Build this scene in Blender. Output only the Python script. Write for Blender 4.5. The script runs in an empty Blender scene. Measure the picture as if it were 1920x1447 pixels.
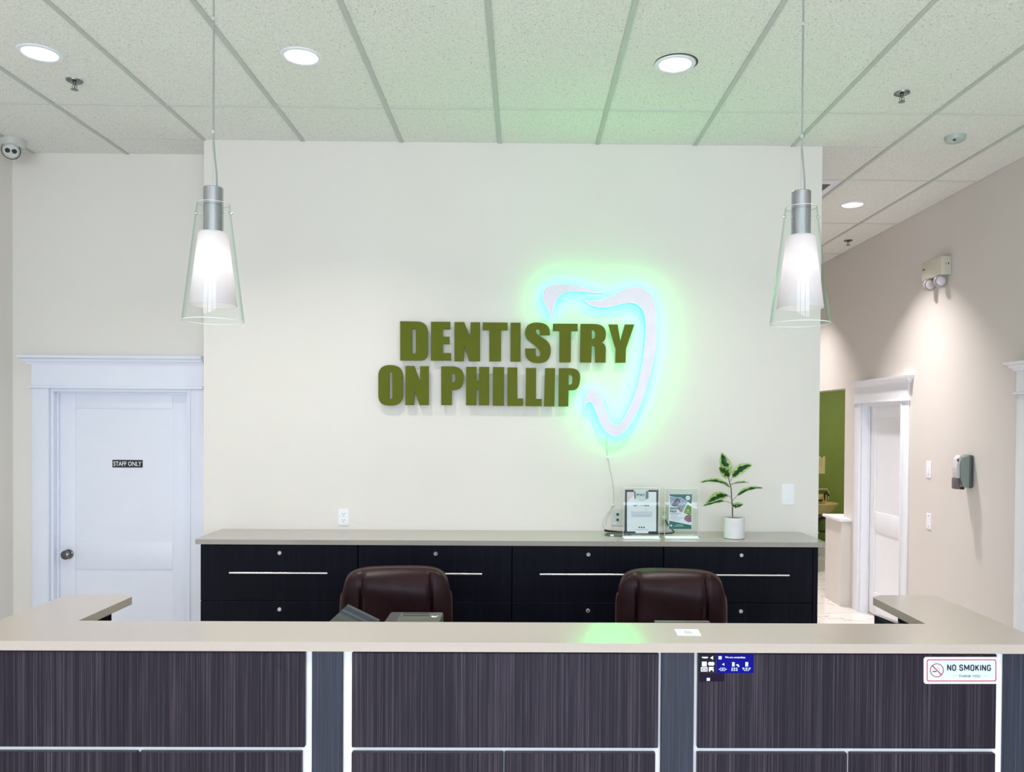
import bpy, bmesh, math, random
from mathutils import Vector, Matrix, noise
from mathutils.geometry import tessellate_polygon
random.seed(4)
PI = math.pi
C = bpy.context.scene.collection
sc = bpy.context.scene

# ------------------------------------------------------------------ camera, world, light, exposure
F, CX, CY = 1505.4, 998.0, 813.27          # focal length and principal point on a 1920 x 1447 frame
EYE = Vector((0, 0, 1.78))
RM = Matrix.Rotation(-.0116, 3, 'Z') @ Matrix.Rotation(PI/2 - .0136, 3, 'X') @ Matrix.Rotation(.0068, 3, 'Z')
cam = bpy.data.cameras.new('camera'); co = bpy.data.objects.new('camera', cam); C.objects.link(co)
co.matrix_world = Matrix.Translation(EYE) @ RM.to_4x4()
cam.sensor_fit = 'HORIZONTAL'; cam.sensor_width = 36; cam.lens = 36*F/1920
cam.shift_x = -(CX-960)/1920; cam.shift_y = (CY-723.5)/1920
cam.clip_start = .05; cam.clip_end = 100
sc.camera = co
sc.view_settings.view_transform = 'Standard'; sc.view_settings.look = 'None'
sc.view_settings.gamma = 1; sc.view_settings.use_curve_mapping = False
sc.view_settings.exposure = 0.14
sc.cycles.use_denoising = True
sc.cycles.max_bounces = 10; sc.cycles.diffuse_bounces = 5; sc.cycles.glossy_bounces = 4
sc.cycles.transparent_max_bounces = 24; sc.cycles.transmission_bounces = 6
sc.cycles.sample_clamp_indirect = 6; sc.cycles.blur_glossy = .5
sc.cycles.caustics_reflective = False; sc.cycles.caustics_refractive = False
world = bpy.data.worlds.new('daylight'); sc.world = world; world.use_nodes = True
wb = world.node_tree.nodes['Background']; wb.inputs[0].default_value = (.75, .86, 1, 1); wb.inputs[1].default_value = 1.4

def area(name, loc, size, power, col, target=None, spread=PI, shape='RECTANGLE', direction=(0, 0, -1)):
    l = bpy.data.lights.new(name, 'AREA'); l.energy = power; l.color = col; l.shape = shape
    l.size = size[0]; l.size_y = size[1]; l.spread = spread
    o = bpy.data.objects.new(name, l); C.objects.link(o); o.location = loc
    o.rotation_euler = Vector(direction).to_track_quat('-Z', 'Y').to_euler()
    return o
# daylight through the three shopfront windows behind the camera
WINX = [(-3.0, -1.2), (-.95, .85), (1.1, 2.9)]
for a, b in WINX:
    area('window_daylight', ((a+b)/2, -3.75, 1.875), (b-a, 2.05), (80, 104, 108)[WINX.index((a, b))], (.76, .86, 1.0), direction=(0, 1, -.06))
DOWN = [(-2.304, 3.861), (-1.068, 3.862), (.723, 3.893), (2.584, 6.324)]       # downlights in view
DOWN_REAR = [(-2.3, .9), (-.46, .9), (1.35, .9), (-2.3, -1.6), (-.46, -1.6), (1.35, -1.6), (2.58, 2.0), (2.58, 8.6)]
CEIL = 3.52
for i, (x, y) in enumerate(DOWN+DOWN_REAR):
    area('downlight_lamp', (x, y, CEIL+.0325), (.135, .135), ((11 if x > -2 else 7) if y > 3 else 15) if x < 2.5 else (4 if y < 3 else 23), (1, .93, .88) if x < 2.5 else (1, .93, .92), shape='DISK', spread=2.0 if x < 2.5 else 1.55)
area('treatment_room_fill', (4.6, 9.6, 2.66), (1.1, .5), 26, (1, .95, .85))  # unseen area light added to brighten the treatment room, no fixture built

# ------------------------------------------------------------------ pixel rays to points on real planes
def ray(u, v): return RM @ Vector(((u-CX)/F, (CY-v)/F, -1))
def aY(u, v, Y): d = ray(u, v); return EYE + d*(Y/d.y)
def aX(u, v, X): d = ray(u, v); return EYE + d*(X/d.x)
def aZ(u, v, Z): d = ray(u, v); return EYE + d*((Z-EYE.z)/d.z)

# ------------------------------------------------------------------ materials
MATS = {}
def mat(name, col, rough=.5, metal=0, var=.04, scale=8, bump=0, bscale=200, emis=None, es=0, spec=.5, coat=0, stretch=(1, 1, 1), subsurf=0):
    if name in MATS: return MATS[name]
    m = bpy.data.materials.new(name); m.use_nodes = True; MATS[name] = m
    nt = m.node_tree; N = nt.nodes; L = nt.links; b = N['Principled BSDF']
    tc = N.new('ShaderNodeTexCoord'); mp = N.new('ShaderNodeMapping'); mp.inputs['Scale'].default_value = stretch
    L.new(tc.outputs['Object'], mp.inputs[0])
    nz = N.new('ShaderNodeTexNoise'); nz.inputs['Scale'].default_value = scale; nz.inputs['Detail'].default_value = 3
    L.new(mp.outputs[0], nz.inputs['Vector'])
    r = N.new('ShaderNodeValToRGB')
    r.color_ramp.elements[0].position = .3; r.color_ramp.elements[1].position = .7
    r.color_ramp.elements[0].color = (*[c*(1-var) for c in col], 1); r.color_ramp.elements[1].color = (*[min(1, c*(1+var)) for c in col], 1)
    L.new(nz.outputs[0], r.inputs[0]); L.new(r.outputs[0], b.inputs['Base Color'])
    b.inputs['Roughness'].default_value = rough; b.inputs['Metallic'].default_value = metal
    b.inputs['Specular IOR Level'].default_value = spec; b.inputs['Coat Weight'].default_value = coat
    if bump:
        n2 = N.new('ShaderNodeTexNoise'); n2.inputs['Scale'].default_value = bscale; L.new(mp.outputs[0], n2.inputs['Vector'])
        bp = N.new('ShaderNodeBump'); bp.inputs['Strength'].default_value = bump; bp.inputs['Distance'].default_value = .002
        L.new(n2.outputs[0], bp.inputs['Height']); L.new(bp.outputs[0], b.inputs['Normal'])
    if emis:
        b.inputs['Emission Color'].default_value = (*emis, 1); b.inputs['Emission Strength'].default_value = es
    return m
def s2l(r, g, b): return tuple(((c/255+.055)/1.055)**2.4 if c > 10 else c/255/12.92 for c in (r, g, b))
def emission(name, col, s):
    m = bpy.data.materials.new(name); m.use_nodes = True; nt = m.node_tree; nt.nodes.clear(); MATS[name] = m
    e = nt.nodes.new('ShaderNodeEmission'); o = nt.nodes.new('ShaderNodeOutputMaterial')
    e.inputs[0].default_value = (*col, 1); e.inputs[1].default_value = s; nt.links.new(e.outputs[0], o.inputs[0]); return m
def thin_glass(name, tint=(.97, .99, .98), rough=.02, refl=1.0, edge=(.72, .86, .80)):
    m = bpy.data.materials.new(name); m.use_nodes = True; nt = m.node_tree; N = nt.nodes; L = nt.links; N.clear(); MATS[name] = m
    o = N.new('ShaderNodeOutputMaterial'); t = N.new('ShaderNodeBsdfTransparent'); g = N.new('ShaderNodeBsdfGlossy'); mx = N.new('ShaderNodeMixShader')
    lw = N.new('ShaderNodeLayerWeight'); lw.inputs[0].default_value = .5
    rp = N.new('ShaderNodeValToRGB'); rp.color_ramp.elements[0].position = .45; rp.color_ramp.elements[0].color = (*tint, 1)
    rp.color_ramp.elements[1].position = .97; rp.color_ramp.elements[1].color = (*edge, 1)
    L.new(lw.outputs['Facing'], rp.inputs[0]); L.new(rp.outputs[0], t.inputs[0])
    fr = N.new('ShaderNodeMapRange'); fr.interpolation_type = 'SMOOTHSTEP'; fr.inputs['From Min'].default_value = .55; fr.inputs['To Min'].default_value = .03; fr.inputs['To Max'].default_value = .36; L.new(lw.outputs['Facing'], fr.inputs[0])
    mt = N.new('ShaderNodeMath'); mt.operation = 'MULTIPLY'; mt.inputs[1].default_value = refl
    L.new(fr.outputs[0], mt.inputs[0]); L.new(mt.outputs[0], mx.inputs[0])
    g.inputs['Roughness'].default_value = rough
    L.new(t.outputs[0], mx.inputs[1]); L.new(g.outputs[0], mx.inputs[2]); L.new(mx.outputs[0], o.inputs[0]); return m
def wood_mat(name, dark, mid, light, rough=.38, scale=1.0, spec=.5):
    m = mat(name, mid, rough, spec=spec); nt = m.node_tree; N = nt.nodes; L = nt.links; b = N['Principled BSDF']
    tc = [n for n in N if n.type == 'TEX_COORD'][0]
    mps = []
    for sx, sz in ((260*scale, 1.2), (34*scale, .5), (700*scale, 5)):
        mp = N.new('ShaderNodeMapping'); mp.inputs['Scale'].default_value = (sx, sx, sz); L.new(tc.outputs['Object'], mp.inputs[0])
        nz = N.new('ShaderNodeTexNoise'); nz.inputs['Scale'].default_value = 1; nz.inputs['Detail'].default_value = 2; L.new(mp.outputs[0], nz.inputs['Vector']); mps.append(nz)
    a1 = N.new('ShaderNodeMath'); a1.operation = 'MULTIPLY_ADD'; a1.inputs[1].default_value = .55; L.new(mps[0].outputs[0], a1.inputs[0])
    a0 = N.new('ShaderNodeMath'); a0.operation = 'MULTIPLY'; a0.inputs[1].default_value = .16; L.new(mps[1].outputs[0], a0.inputs[0]); L.new(a0.outputs[0], a1.inputs[2])
    a2 = N.new('ShaderNodeMath'); a2.operation = 'MULTIPLY_ADD'; a2.inputs[1].default_value = .29; L.new(mps[2].outputs[0], a2.inputs[0]); L.new(a1.outputs[0], a2.inputs[2])
    r = N.new('ShaderNodeValToRGB'); e = r.color_ramp.elements; e[0].position = .36; e[0].color = (*dark, 1); e[1].position = .68; e[1].color = (*light, 1)
    x = e.new(.5); x.color = (*mid, 1)
    L.new(a2.outputs[0], r.inputs[0]); L.new(r.outputs[0], b.inputs['Base Color'])
    bp = N.new('ShaderNodeBump'); bp.inputs['Strength'].default_value = .15; bp.inputs['Distance'].default_value = .001
    L.new(a2.outputs[0], bp.inputs['Height']); L.new(bp.outputs[0], b.inputs['Normal'])
    return m
def tile_mat():
    m = mat('fissured_tile', (.76, .77, .73), .85); nt = m.node_tree; N = nt.nodes; L = nt.links; b = N['Principled BSDF']
    geo = N.new('ShaderNodeNewGeometry')
    mp = N.new('ShaderNodeMapping'); mp.inputs['Scale'].default_value = (1, .55, 1); L.new(geo.outputs['Position'], mp.inputs[0])
    n1 = N.new('ShaderNodeTexNoise'); n1.inputs['Scale'].default_value = 150; n1.inputs['Detail'].default_value = 2.5; n1.inputs['Distortion'].default_value = 1.2
    n2 = N.new('ShaderNodeTexNoise'); n2.inputs['Scale'].default_value = 230; n2.inputs['Detail'].default_value = 1
    L.new(mp.outputs[0], n1.inputs['Vector']); L.new(mp.outputs[0], n2.inputs['Vector'])
    r1 = N.new('ShaderNodeValToRGB'); r1.color_ramp.elements[0].position = .31; r1.color_ramp.elements[0].color = (0, 0, 0, 1)
    r1.color_ramp.elements[1].position = .39; r1.color_ramp.elements[1].color = (1, 1, 1, 1); L.new(n1.outputs[0], r1.inputs[0])
    r2 = N.new('ShaderNodeValToRGB'); r2.color_ramp.elements[0].position = .3; r2.color_ramp.elements[0].color = (.82, .82, .82, 1)
    r2.color_ramp.elements[1].position = .6; r2.color_ramp.elements[1].color = (1, 1, 1, 1); L.new(n2.outputs[0], r2.inputs[0])
    mx = N.new('ShaderNodeMix'); mx.data_type = 'RGBA'; L.new(r1.outputs[0], mx.inputs['Factor'])
    mx.inputs['A'].default_value = (.52, .53, .50, 1); mx.inputs['B'].default_value = (.84, .85, .81, 1)
    m2 = N.new('ShaderNodeMix'); m2.data_type = 'RGBA'; m2.blend_type = 'MULTIPLY'; m2.inputs['Factor'].default_value = .8
    L.new(mx.outputs['Result'], m2.inputs['A']); L.new(r2.outputs[0], m2.inputs['B']); L.new(m2.outputs['Result'], b.inputs['Base Color'])
    bp = N.new('ShaderNodeBump'); bp.inputs['Strength'].default_value = .5; bp.inputs['Distance'].default_value = .003
    L.new(r1.outputs[0], bp.inputs['Height']); L.new(bp.outputs[0], b.inputs['Normal']); return m
def marble_mat():
    m = mat('marble_tile', (.75, .72, .69), .22); nt = m.node_tree; N = nt.nodes; L = nt.links; b = N['Principled BSDF']
    geo = N.new('ShaderNodeNewGeometry')
    n1 = N.new('ShaderNodeTexNoise'); n1.inputs['Scale'].default_value = 1.6; n1.inputs['Detail'].default_value = 8; n1.inputs['Distortion'].default_value = 1.8
    L.new(geo.outputs['Position'], n1.inputs['Vector'])
    r = N.new('ShaderNodeValToRGB'); e = r.color_ramp.elements
    e[0].position = .44; e[0].color = (.72, .69, .66, 1); e[1].position = .56; e[1].color = (.76, .73, .70, 1)
    x = e.new(.5); x.color = (.42, .37, .34, 1); y = e.new(.485); y.color = (.70, .67, .63, 1); z = e.new(.515); z.color = (.72, .69, .66, 1)
    L.new(n1.outputs[0], r.inputs[0]); L.new(r.outputs[0], b.inputs['Base Color']); return m

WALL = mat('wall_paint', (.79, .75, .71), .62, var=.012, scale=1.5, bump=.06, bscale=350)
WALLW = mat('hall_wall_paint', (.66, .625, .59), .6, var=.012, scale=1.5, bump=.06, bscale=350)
GREEN = mat('green_wall_paint', s2l(122, 140, 62), .6, var=.03)
TRIM = mat('trim_gloss_white', (.80, .82, .87), .32, var=.01)
TILE = tile_mat(); MARBLE = marble_mat()
BAR = mat('grid_metal', (.50, .53, .50), .45, var=.02)
TEE = mat('cross_tee_metal', (.66, .69, .65), .5, var=.02)
WOOD = wood_mat('wenge_laminate', (.0045, .0028, .009), (.013, .009, .020), (.068, .052, .074), .38, spec=.24)  # same laminate as the cabinets, with bluish window sheen put into its colour
WOOD2 = wood_mat('wenge_pilaster', (.008, .010, .022), (.016, .020, .040), (.045, .055, .095), .36, spec=.4)
WOOD3 = wood_mat('wenge_cabinet', (.0006, .0006, .003), (.0018, .0018, .0075), (.008, .009, .024), .5, spec=.13)
STONE = mat('taupe_countertop', (.47, .41, .37), .13, var=.03, scale=300, spec=.5)
STONE2 = mat('grey_taupe_countertop', (.36, .33, .30), .12, var=.03, scale=300, spec=.5)
LAM = mat('white_carcass_laminate', (.86, .86, .90), .35, var=.01)
DARK = mat('dark_plastic', (.012, .012, .014), .4)
CHROME = mat('chrome', (.75, .75, .77), .13, metal=1, var=.03)
STEEL = mat('brushed_steel', (.62, .62, .63), .28, metal=1, var=.1, scale=60, stretch=(6, 6, .3))
PLASTIC = mat('white_plastic', (.86, .87, .91), .35, var=.01)
BEIGE = mat('beige_plastic', (.62, .60, .50), .45)
GLASS = thin_glass('clear_glass'); ACRYL = thin_glass('clear_acrylic', (.975, .99, .985), .01, .7, (.8, .95, .9))
LEATH = mat('dark_brown_leather', (.021, .006, .009), .36, spec=.18, var=.25, scale=18, bump=.25, bscale=260)
PIPE = mat('leather_piping', (.11, .055, .04), .45)
NAVY = mat('navy_print', (.01, .014, .04), .4); WHITEP = mat('white_paper', (.82, .83, .88), .55, var=.01)

# ------------------------------------------------------------------ mesh helpers
class MB:
    def __init__(s): s.bm = bmesh.new(); s.mi = 0
    def _add(s, vs, fs):
        bv = [s.bm.verts.new(v) for v in vs]; out = []
        for f in fs:
            try: q = s.bm.faces.new([bv[i] for i in f]); q.material_index = s.mi; out.append(q)
            except ValueError: pass
        return bv, out
    def box(s, x0, x1, y0, y1, z0, z1, bev=0, seg=2):
        x0, x1 = min(x0, x1), max(x0, x1); y0, y1 = min(y0, y1), max(y0, y1); z0, z1 = min(z0, z1), max(z0, z1)
        vs = [(x, y, z) for x in (x0, x1) for y in (y0, y1) for z in (z0, z1)]
        fs = [(0, 1, 3, 2), (4, 6, 7, 5), (0, 4, 5, 1), (2, 3, 7, 6), (0, 2, 6, 4), (1, 5, 7, 3)]
        bv, bf = s._add(vs, fs)
        if bev:
            es = list({e for f in bf for e in f.edges})
            r = bmesh.ops.bevel(s.bm, geom=es, offset=bev, segments=seg, affect='EDGES', profile=.5, clamp_overlap=True)
            for f in r['faces']: f.material_index = s.mi
        return s
    def prism(s, outer, holes, fn, w0, w1):
        loops = [outer]+list(holes)
        flat = [p for l in loops for p in l]
        tris = tessellate_polygon([[Vector((p[0], p[1], 0)) for p in l] for l in loops])
        n = len(flat)
        vs = [fn(p[0], p[1], w0) for p in flat]+[fn(p[0], p[1], w1) for p in flat]
        fs = [tuple(t) for t in tris]+[tuple(i+n for i in reversed(t)) for t in tris]
        k = 0
        for l in loops:
            m = len(l)
            for i in range(m): a, b = k+i, k+(i+1) % m; fs.append((a, b, b+n, a+n))
            k += m
        bv, bf = s._add(vs, fs)
        bmesh.ops.recalc_face_normals(s.bm, faces=bf); return s
    def lathe(s, prof, c=(0, 0, 0), n=32, axis='Z', close=False):
        vs = []; m = len(prof)
        for i in range(n):
            a = 2*PI*i/n; ca, sa = math.cos(a), math.sin(a)
            for r, h in prof:
                p = (r*ca, r*sa, h) if axis == 'Z' else ((r*ca, h, r*sa) if axis == 'Y' else (h, r*ca, r*sa))
                vs.append((p[0]+c[0], p[1]+c[1], p[2]+c[2]))
        fs = []
        for i in range(n):
            j = (i+1) % n
            for k in range(m-1 if not close else m):
                k2 = (k+1) % m
                a, b, c2, d = i*m+k, i*m+k2, j*m+k2, j*m+k
                fs.append((a, b, c2, d))
        bv, bf = s._add(vs, fs)
        bmesh.ops.remove_doubles(s.bm, verts=bv, dist=1e-6)
        bf = [f for f in bf if f.is_valid]
        bmesh.ops.recalc_face_normals(s.bm, faces=bf); return s
    def tube(s, pts, r, n=8, r2=None):
        pts = [Vector(p) for p in pts]; m = len(pts); vs = []
        up = Vector((0, 0, 1)); t0 = (pts[1]-pts[0]).normalized()
        if abs(t0.dot(up)) > .9: up = Vector((1, 0, 0))
        nrm = t0.cross(up).normalized()
        for i, p in enumerate(pts):
            t = (pts[min(i+1, m-1)]-pts[max(i-1, 0)]).normalized()
            nrm = (nrm - t*nrm.dot(t)).normalized(); bn = t.cross(nrm)
            rr = r if r2 is None else r+(r2-r)*i/(m-1)
            for k in range(n): a = 2*PI*k/n; vs.append(p+nrm*math.cos(a)*rr+bn*math.sin(a)*rr)
        fs = [tuple(reversed(range(n))), tuple(range((m-1)*n, m*n))]
        for i in range(m-1):
            for k in range(n): a, b = i*n+k, i*n+(k+1) % n; fs.append((a, b, b+n, a+n))
        bv, bf = s._add(vs, fs); bmesh.ops.recalc_face_normals(s.bm, faces=bf); return s
    def cyl(s, p0, p1, r, n=20): return s.tube([p0, p1], r, n)
    def ball(s, c, r, sx=1, sy=1, sz=1, u=20, v=12):
        m = Matrix.Translation(c) @ Matrix.Diagonal((r*sx, r*sy, r*sz, 1))
        res = bmesh.ops.create_uvsphere(s.bm, u_segments=u, v_segments=v, radius=1, matrix=m)
        for f in {f for vv in res['verts'] for f in vv.link_faces}: f.material_index = s.mi
        return s
    def grid(s, fn, nu, nv, matfn=None):
        bv = [[s.bm.verts.new(fn(i/nu, j/nv)) for j in range(nv+1)] for i in range(nu+1)]
        for i in range(nu):
            for j in range(nv):
                f = s.bm.faces.new((bv[i][j], bv[i+1][j], bv[i+1][j+1], bv[i][j+1]))
                f.material_index = matfn((i+.5)/nu, (j+.5)/nv) if matfn else s.mi
        return s
    def xf(s, M): s.bm.transform(M); return s
def wloc(o):
    p = Vector((0, 0, 0))
    while o: p += o.location; o = o.parent
    return p
def part(name, mb, m, parent=None, smooth=True, **kw):
    me = bpy.data.meshes.new(name)
    if parent is not None: mb.bm.transform(Matrix.Translation(-wloc(parent)))
    mb.bm.to_mesh(me); mb.bm.free()
    for x in (m if isinstance(m, (list, tuple)) else [m]): me.materials.append(x)
    if smooth:
        me.polygons.foreach_set('use_smooth', [True]*len(me.polygons)); me.set_sharp_from_angle(angle=math.radians(35))
    o = bpy.data.objects.new(name, me); C.objects.link(o)
    if parent is not None: o.parent = parent
    for k, v in kw.items(): o[k] = v
    return o
def struct(name, mb, m, parent=None, smooth=False):
    o = part(name, mb, m, parent, smooth)
    if parent is None: o['kind'] = 'structure'
    return o
def thing(name, label, cat, loc=(0, 0, 0), group=None):
    o = bpy.data.objects.new(name, None); C.objects.link(o); o.location = loc; o.empty_display_size = .1
    o['label'] = label; o['category'] = cat
    if group: o['group'] = group
    return o
def tag(o, label, cat, group=None):
    o['label'] = label; o['category'] = cat
    if group: o['group'] = group
    return o
def copy_tree(o, parent=None):
    c = o.copy(); C.objects.link(c); c.parent = parent
    for ch in list(o.children): copy_tree(ch, c)
    return c
def text_mb(txt, place, w=None, h=None, bold=0.0, depth=.0006, space=1.0, align='C', shear=0):
    """Lettering as a mesh: place(u, v, d) maps the letter plane (u right, v up, d out) to the world; fitted to w x h around 0,0"""
    cu = bpy.data.curves.new('t', 'FONT'); cu.body = txt; cu.size = 1; cu.offset = bold; cu.space_character = space; cu.resolution_u = 3; cu.shear = shear
    o = bpy.data.objects.new('t', cu); C.objects.link(o); bpy.context.view_layer.update()
    me = o.to_mesh(); vs = [v.co.copy() for v in me.vertices]; fs = [tuple(p.vertices) for p in me.polygons]; o.to_mesh_clear()
    bpy.data.objects.remove(o); bpy.data.curves.remove(cu)
    x0, x1 = min(v.x for v in vs), max(v.x for v in vs); y0, y1 = min(v.y for v in vs), max(v.y for v in vs)
    sx = w/(x1-x0) if w else h/(y1-y0); sy = h/(y1-y0) if h else sx
    mb = MB()
    mb._add([place((v.x-(x0+x1)/2)*sx, (v.y-(y0+y1)/2)*sy, depth) for v in vs], fs)
    return mb
def wallplane(x, y, z):                       # plane facing -Y
    return lambda u, v, d: (x+u, y-d, z+v)
def rect(u0, u1, v0, v1): return [(u0, v0), (u1, v0), (u1, v1), (u0, v1)]
def rrect(u0, u1, v0, v1, r, n=5):
    out = []
    for cx, cy, a in ((u1-r, v1-r, 0), (u0+r, v1-r, 90), (u0+r, v0+r, 180), (u1-r, v0+r, 270)):
        for i in range(n+1): t = math.radians(a+90*i/n); out.append((cx+r*math.cos(t), cy+r*math.sin(t)))
    return out
def circ(cx, cy, r, n=28): return [(cx+r*math.cos(2*PI*i/n), cy+r*math.sin(2*PI*i/n)) for i in range(n)]

# ------------------------------------------------------------------ room dimensions
D = 5.0186; XWL, XWR = -1.9868, 1.8593; XL, XR = -3.3412, 3.2229; DR = 5.2986; YB = -3.6; YE = 10.94
TOP = 3.62

# floor: slab with marble tiles
fl = struct('floor', MB().box(XL-.2, 6.2, YB-.2, YE+.2, -.12, -.012), mat('grout', (.55, .52, .49), .8))
tw, tl = .6, 1.2
tmesh = None
for i in range(16):
    for j in range(13):
        x0 = XL+.02+i*tw; y0 = YB+.02+j*tl
        if x0+tw > 6.3 or (x0 > XR+.1 and y0 < 6.2): continue
        if XWL+.1 < x0 < XWR-tw-.1 and y0 > D+.3: continue
        if tmesh is None:
            o = part('floor_tile', MB().box(x0+.0015, x0+tw-.0015, y0+.0015, y0+tl-.0015, -.012, 0, .0008, 1), MARBLE, fl, False)
            tmesh = o.data; bx, by = x0, y0
        else:
            o = bpy.data.objects.new('floor_tile', tmesh); C.objects.link(o); o.parent = fl; o.location = (x0-bx, y0-by, 0)

# walls
wb_ = MB().box(XWL, XWR, D, YE+.1, 0, TOP)
struct('wall_back', wb_, WALL)
struct('wall_back_left', MB().box(XL-.12, -3.097-.001, DR, DR+.12, 0, TOP).box(-2.188+.001, XWL, DR, DR+.12, 0, TOP).box(-3.098, -2.187, DR, DR+.12, 1.986, TOP), WALL)
struct('wall_left', MB().box(XL-.12, XL, YB, DR, 0, TOP), WALL)
WT = .14
rw = MB()
for y0, y1 in ((YB, 4.235), (5.075, 6.775), (7.612, 8.004), (9.4, YE)): rw.box(XR, XR+WT, y0, y1, 0, TOP)
rw.box(XR, XR+WT, 4.235, 5.075, 1.986, TOP).box(XR, XR+WT, 6.775, 7.612, 1.986, TOP).box(XR, XR+WT, 8.004, 9.4, 2.147, TOP)
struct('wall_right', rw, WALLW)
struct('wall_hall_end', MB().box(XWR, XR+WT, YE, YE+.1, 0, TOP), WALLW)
struct('wall_green', MB().box(XR+WT, 6.1, YE, YE+.1, 0, 2.8), GREEN)
struct('wall_treatment_side', MB().box(6.0, 6.1, 6.2, YE, 0, 2.8).box(XR+WT, 6.0, 6.1, 6.2, 0, 2.8), GREEN)
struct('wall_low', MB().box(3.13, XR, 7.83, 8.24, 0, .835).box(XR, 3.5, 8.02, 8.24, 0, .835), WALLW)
struct('trim_1', MB().box(3.105, 3.52, 8.0, 8.265, .835, .862, .004).box(3.105, XR, 7.805, 8.0, .835, .862, .004), TRIM)
# rear wall with three windows
rear = MB().box(XL-.12, XR+WT, YB-.12, YB, 0, .85).box(XL-.12, XR+WT, YB-.12, YB, 2.9, TOP)
xs = [XL-.12]+[v for w in WINX for v in w]+[XR+WT]
for i in range(0, len(xs), 2): rear.box(xs[i], xs[i+1], YB-.12, YB, .85, 2.9)
struct('wall_rear', rear, WALL)
for i, (a, b) in enumerate(WINX):
    w = MB().box(a, a+.05, YB-.1, YB-.02, .85, 2.9).box(b-.05, b, YB-.1, YB-.02, .85, 2.9).box(a+.05, b-.05, YB-.1, YB-.02, .85, .90).box(a+.05, b-.05, YB-.1, YB-.02, 2.85, 2.9)
    w.box((a+b)/2-.02, (a+b)/2+.02, YB-.09, YB-.03, .90, 2.85)
    wo = struct('window_%d' % (i+1), w, mat('window_frame_aluminium', (.5, .5, .52), .4, metal=.6))
    part('pane', MB().box(a+.04, b-.04, YB-.063, YB-.057, .89, 2.86), GLASS, wo, False)

# baseboards
def bb(name, *bs):
    m = MB()
    for b in bs: m.box(*b, 0, .12, .004)
    struct(name, m, TRIM)
bb('baseboard_back', (XWL-.014, XWL, D+.012, DR-.03), (XWR, XWR+.014, D+.01, 5.1))
bb('baseboard_left', (XL, XL+.014, YB, DR))
bb('baseboard_right', (XR-.014, XR, YB, 4.11), (XR-.014, XR, 5.2, 6.65), (XR-.014, XR, 9.4, YE))
bb('baseboard_green', (XR+WT, 6.0, YE-.014, YE))

# ------------------------------------------------------------------ ceiling: panels in a metal grid
X0, P, S0, SP = -.1576, .6096, 4.4756, 1.2192
ceil = MB()
ceil.box(XL-.1, 6.1, YB-.1, YE+.1, TOP, TOP+.05)
ce = struct('ceiling', ceil, mat('deck_grey', (.3, .3, .3), .8))
bars = [X0+P*k for k in range(-5, 6)]; xsb = [XL]+bars+[XR]
seams = [S0+SP*n for n in range(-6, 6)]; ysb = [YB]+seams+[YE]
for i in range(len(xsb)-1):
    for j in range(len(ysb)-1):
        x0, x1, y0, y1 = xsb[i], xsb[i+1], ysb[j], ysb[j+1]
        rects = [(x0, x1, y0, y1)]
        def clip(r, bx0, bx1, by0, by1):
            a, b, c, d = r
            if b <= bx0 or a >= bx1 or d <= by0 or c >= by1: return [r]
            o = []
            if c < by0: o.append((a, b, c, by0)); c = by0
            if d > by1: o.append((a, b, by1, d)); d = by1
            if a < bx0: o.append((a, bx0, c, d))
            if b > bx1: o.append((bx1, b, c, d))
            return o
        for q in clip(rects[0], XWL, XWR, D, YE+1):
            for r in clip(q, XL-1, XWL, DR, YE+1):
                a, b, c, d = r
                if b-a < .02 or d-c < .02: continue
                hs = [circ(x, y, .082, 32) for x, y in DOWN+DOWN_REAR if a < x < b and c < y < d]
                part('ceiling_panel', MB().prism(rect(a+.002, b-.002, c+.002, d-.002), hs, lambda u, v, w: (u, v, w), CEIL, CEIL+.016), TILE, ce, False)
for x in bars:
    y1 = D if XWL-.02 < x < XWR else (DR if x < 0 else YE)
    part('grid_bar', MB().box(x-.012, x+.012, YB, y1-.001, CEIL-.006, CEIL-.0005).box(x-.0015, x+.0015, YB, y1-.001, CEIL, CEIL+.035), BAR, ce, False)
for y in seams:
    xa, xb = (XL, XR) if y < D else (XWR, XR)
    part('cross_tee', MB().box(xa+.001, xb-.001, y-.009, y+.009, CEIL-.004, CEIL-.0008), TEE, ce, False)
struct('ceiling_treatment', MB().box(XR+WT, 6.0, 6.2, YE, 2.7, 2.75), WALLW)

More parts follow.
